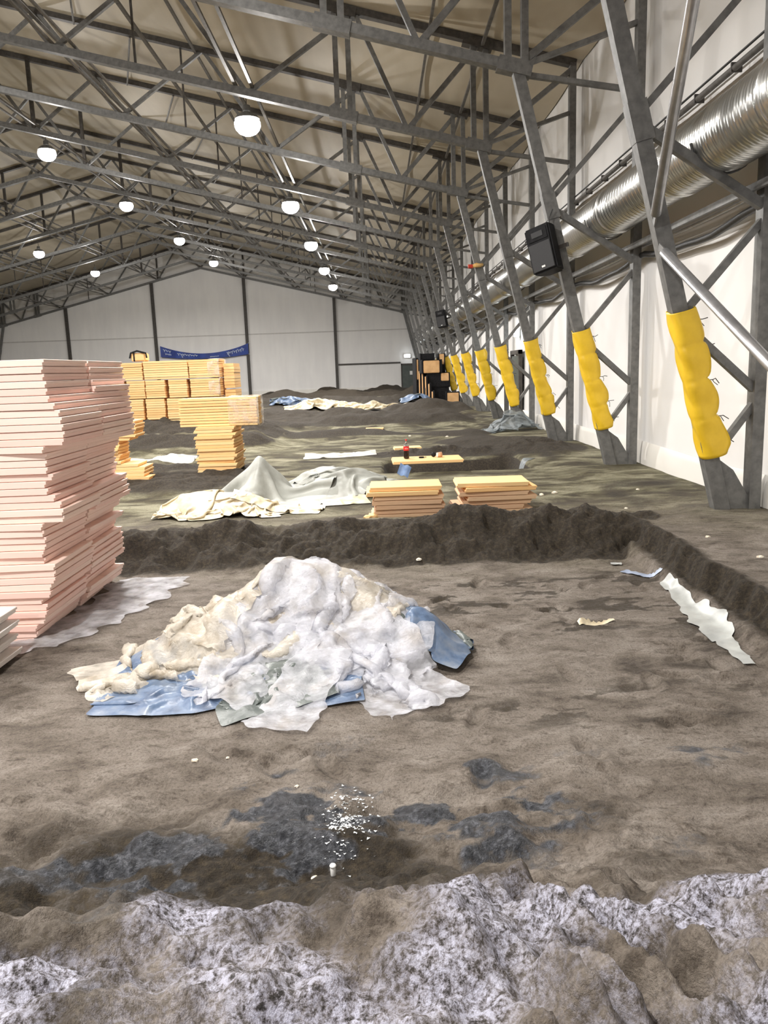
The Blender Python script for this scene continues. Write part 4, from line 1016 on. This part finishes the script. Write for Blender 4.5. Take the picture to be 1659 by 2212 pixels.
bm = bmesh.new(); tube(bm, [(-.03, -.046, .185), (-.018, -.052, .20), (-.006, -.0545, .178), (.006, -.0545, .202), (.018, -.052, .18), (.03, -.046, .197)], .0035, 5); obj('label_lettering', bm, M_WHITEP, o)
m_g, nt, b = new_mat('clear_bottle_plastic'); setp(b, Roughness=.05, IOR=1.45); b.inputs['Transmission Weight'].default_value = .9; b.inputs['Base Color'].default_value = (.85, .85, .85, 1)
bm = bmesh.new(); lathe(bm, [(.052, .23), (.048, .26), (.032, .295), (.016, .318), (.014, .332)], 24); obj('bottle_neck', bm, m_g, t, True)
bm = bmesh.new(); lathe(bm, [(.017, .332), (.018, .335), (.018, .352), (.016, .355)], 20); obj('red_cap', bm, bpy.data.materials['red_label'], t, True)
t = empty('black_item', (.83, 15.66, BZ)); tag(t, 'small flat black item on the foam board right of the bottle', 'item')
bm = bmesh.new(); box(bm, -.06, .06, -.04, .04, 0, .025, .012); obj('body', bm, M_BLACK, t)
bm = bmesh.new(); tube(bm, [(.05, 0, .01), (.09, .02, .012), (.10, .05, .008)], .006, 5); obj('cord', bm, M_BLACK, t)
t = empty('paper_cup', (1.20, 15.72, BZ)); tag(t, 'tipped tan and white cup on the foam board', 'cup')
bm = bmesh.new(); tube(bm, [(-.05, -.02, .045), (.04, .0, .05)], [.045, .055], 16); obj('cup_wall', bm, simple('tan_paper', (.55,.30,.17), (.7,.42,.26), 8, .6), t, True)
bm = bmesh.new(); tube(bm, [(-.056, -.022, .045), (-.05, -.02, .045)], .047, 16); obj('cup_bottom', bm, M_WHITEP, t)
bm = bmesh.new(); bmesh.ops.create_icosphere(bm, subdivisions=2, radius=.05)
o = obj('black_cap', bm, M_BLACK, smooth=True); o.location = (1.08, 15.78, BZ+.045); tag(o, 'round black cap beside the tipped cup', 'cap')

# ------------------------------------------------------------------ black and tan crates at the far right
rc = random.Random(9)
M_TAN = simple('tan_board', (.62,.36,.16), (.75,.47,.22), 3, .6)
def crate(x, y_, z, w_, d_, h_, label, rz=0, tan=None):
    t = empty('stacked_crate', (x, y_, z), rz); tag(t, label, 'crate', 'black and tan crates by the far door')
    bm = bmesh.new(); box(bm, -w_/2, w_/2, -d_/2, d_/2, 0, h_, .05); obj('black_body', bm, M_BLACK, t)
    if tan:
        bm = bmesh.new(); box(bm, w_*tan[0], w_*tan[1], -d_/2-.04, -d_/2+.01, h_*tan[2], h_*tan[3], .03); obj('tan_panel', bm, M_TAN, t)
    for s in (-1, 1):
        bm = bmesh.new(); box(bm, s*w_*.46-.03, s*w_*.46+.03, -d_/2-.04, d_/2+.02, 0, h_+.02, .01); obj('edge_rail', bm, M_BLACK, t)
gz = Z(3.35, 44.8)-.05
crate(3.25, 44.8, gz, 1.35, 1.2, 1.0, 'black crate at the bottom of the far stack', .1)
crate(4.0, 42.6, Z(4.0, 42.6)-.05, .72, .7, .75, 'small crate with a bright tan panel standing in front of the far stack', 0, (-.46, .46, .05, .95))
crate(3.35, 44.8, gz+1.0, 1.3, 1.2, .8, 'black crate with a tan corner in the middle of the far stack', .1, (.1, .45, .45, .98))
crate(3.00, 44.6, gz+1.8, 1.15, 1.0, .72, 'crate with one large rounded tan panel near the top of the stack', .1, (-.42, .36, .02, .95))
crate(2.80, 45.0, gz+2.52, .80, 1.0, .36, 'black crate topping the far stack at the left', .05)
crate(3.62, 45.2, gz+1.8, .35, .9, 1.05, 'narrow crate with a tan face standing atop the right of the far stack', .05, (-.45, .45, .45, .98))
crate(2.42, 47.0, Z(2.55, 47)-.05, .42, 1.4, 1.3, 'tall narrow crate at the left side of the far stack, lower', .1)
crate(2.42, 47.0, Z(2.55, 47)+1.25, .42, 1.4, 1.35, 'tall narrow crate at the left side of the far stack, upper', .1, (-.5, -.2, .1, .95))
for i in range(5):
    t = empty('folded_table', (2.42+i*.13, 45.5-i*.75, Z(2.9, 44.5)-.02)); tag(t, ['leftmost', 'second', 'third', 'fourth', 'rightmost'][i]+' upright folded table leaning at the left of the far crates', 'folded table', 'folded tables beside the far crates')
    hh_ = [1.9, 1.75, 1.6, 1.2, .8][i]
    bm = bmesh.new(); box(bm, -.018, .018, -.1, .5, .05, hh_, .01); obj('table_top', bm, M_TAN, t)
    bm = bmesh.new(); box(bm, .02, .11, -.12, .52, 0, hh_+.05, .01); obj('folded_legs', bm, M_BLACK, t)

# ------------------------------------------------------------------ little litter
lit = [(.42, 9.05, .035, 'orange foam crumb at the foot of the far bank'), (3.62, 8.55, .03, 'white foam crumb on top of the right bank, farther'), (3.75, 7.6, .035, 'white foam crumb on top of the right bank, nearer'),
       (3.35, 10.6, .03, 'white foam crumb behind the corner of the bank'), (4.0, 12.1, .03, 'foam crumb near the foot of the nearest frame'), (2.5, 12.1, .05, 'pale foam scrap right of the small stacks, left one'),
       (2.75, 12.3, .05, 'pale foam scrap right of the small stacks, right one'), (-1.16, 4.35, .022, 'white foam crumb lying before the heap, left one'), (-.98, 4.42, .014, 'tiny white crumb lying before the heap, right one'),
       (-.52, 4.0, .014, 'pale pebble in the churned mud'), (2.3, 4.35, .012, 'tiny white crumb on the pit floor at the right'), (.15, 7.2, .05, 'cream film knot behind the right shoulder of the heap'),
       (-.37, 3.30, .022, 'yellowish stone beside the glinting wet patch'), (1.9, 22.0, .05, 'white scrap on the far dark slope, right'), (.9, 23.0, .05, 'white scrap on the far dark slope, left')]
M_CRUMB = simple('pale_foam_crumb', (.70,.60,.45), (.85,.8,.7), 20, .7)
for i, (x, y_, s, l) in enumerate(lit): chunk(x, y_, s, i+20, l, M_CRUMB, 'crumb', None, .55, 'foam_crumb')
# translucent peg standing in the mud

t = empty('plastic_peg', (-.275, 3.20, Z(-.275, 3.20)-.005)); tag(t, 'small white translucent plastic peg stuck upright in the wet mud', 'peg')
bm = bmesh.new(); lathe(bm, [(.008, 0), (.012, .01), (.013, .045), (.009, .055)], 12); obj('peg_body', bm, M_WHITEP, t, True)
bm = bmesh.new(); lathe(bm, [(.015, .052), (.016, .056), (.012, .062)], 12); obj('peg_head', bm, M_WHITEP, t, True)
# made-up bright flakes standing in for glints on the wet patch
m_i, nt, b = new_mat('glint_flakes'); setp(b, Roughness=.08, IOR=1.31); b.inputs['Base Color'].default_value = (.75, .78, .8, 1); b.inputs['Specular IOR Level'].default_value = 1.0
bm = bmesh.new(); rs = np.random.RandomState(4)
gx = -.235+rs.normal(0, .06, 330); gy = 3.62+rs.normal(0, .17, 330)-0.15*(gx+.235); gz = ground(gx, gy)
for x, y_, z in zip(gx, gy, gz):
    s = rs.uniform(.0025, .0085); a = rs.uniform(0, 6.28); tl = rs.normal(0, .35, 2)
    p = [(x+s*math.cos(a+k*2.1)*1.4, y_+s*math.sin(a+k*2.1)) for k in range(3)]
    v = [bm.verts.new((q[0], q[1], z+.006+(q[0]-x)*tl[0]+(q[1]-y_)*tl[1])) for q in p]; bm.faces.new(v)
    tp = bm.verts.new((x, y_, z)); 
    for k in range(3): bm.faces.new((v[k], v[(k+1) % 3], tp))
tag(obj('glint_flakes', bm, m_i), 'made-up bright flakes standing for glints in the wet mud patch', 'ice', kind='stuff')
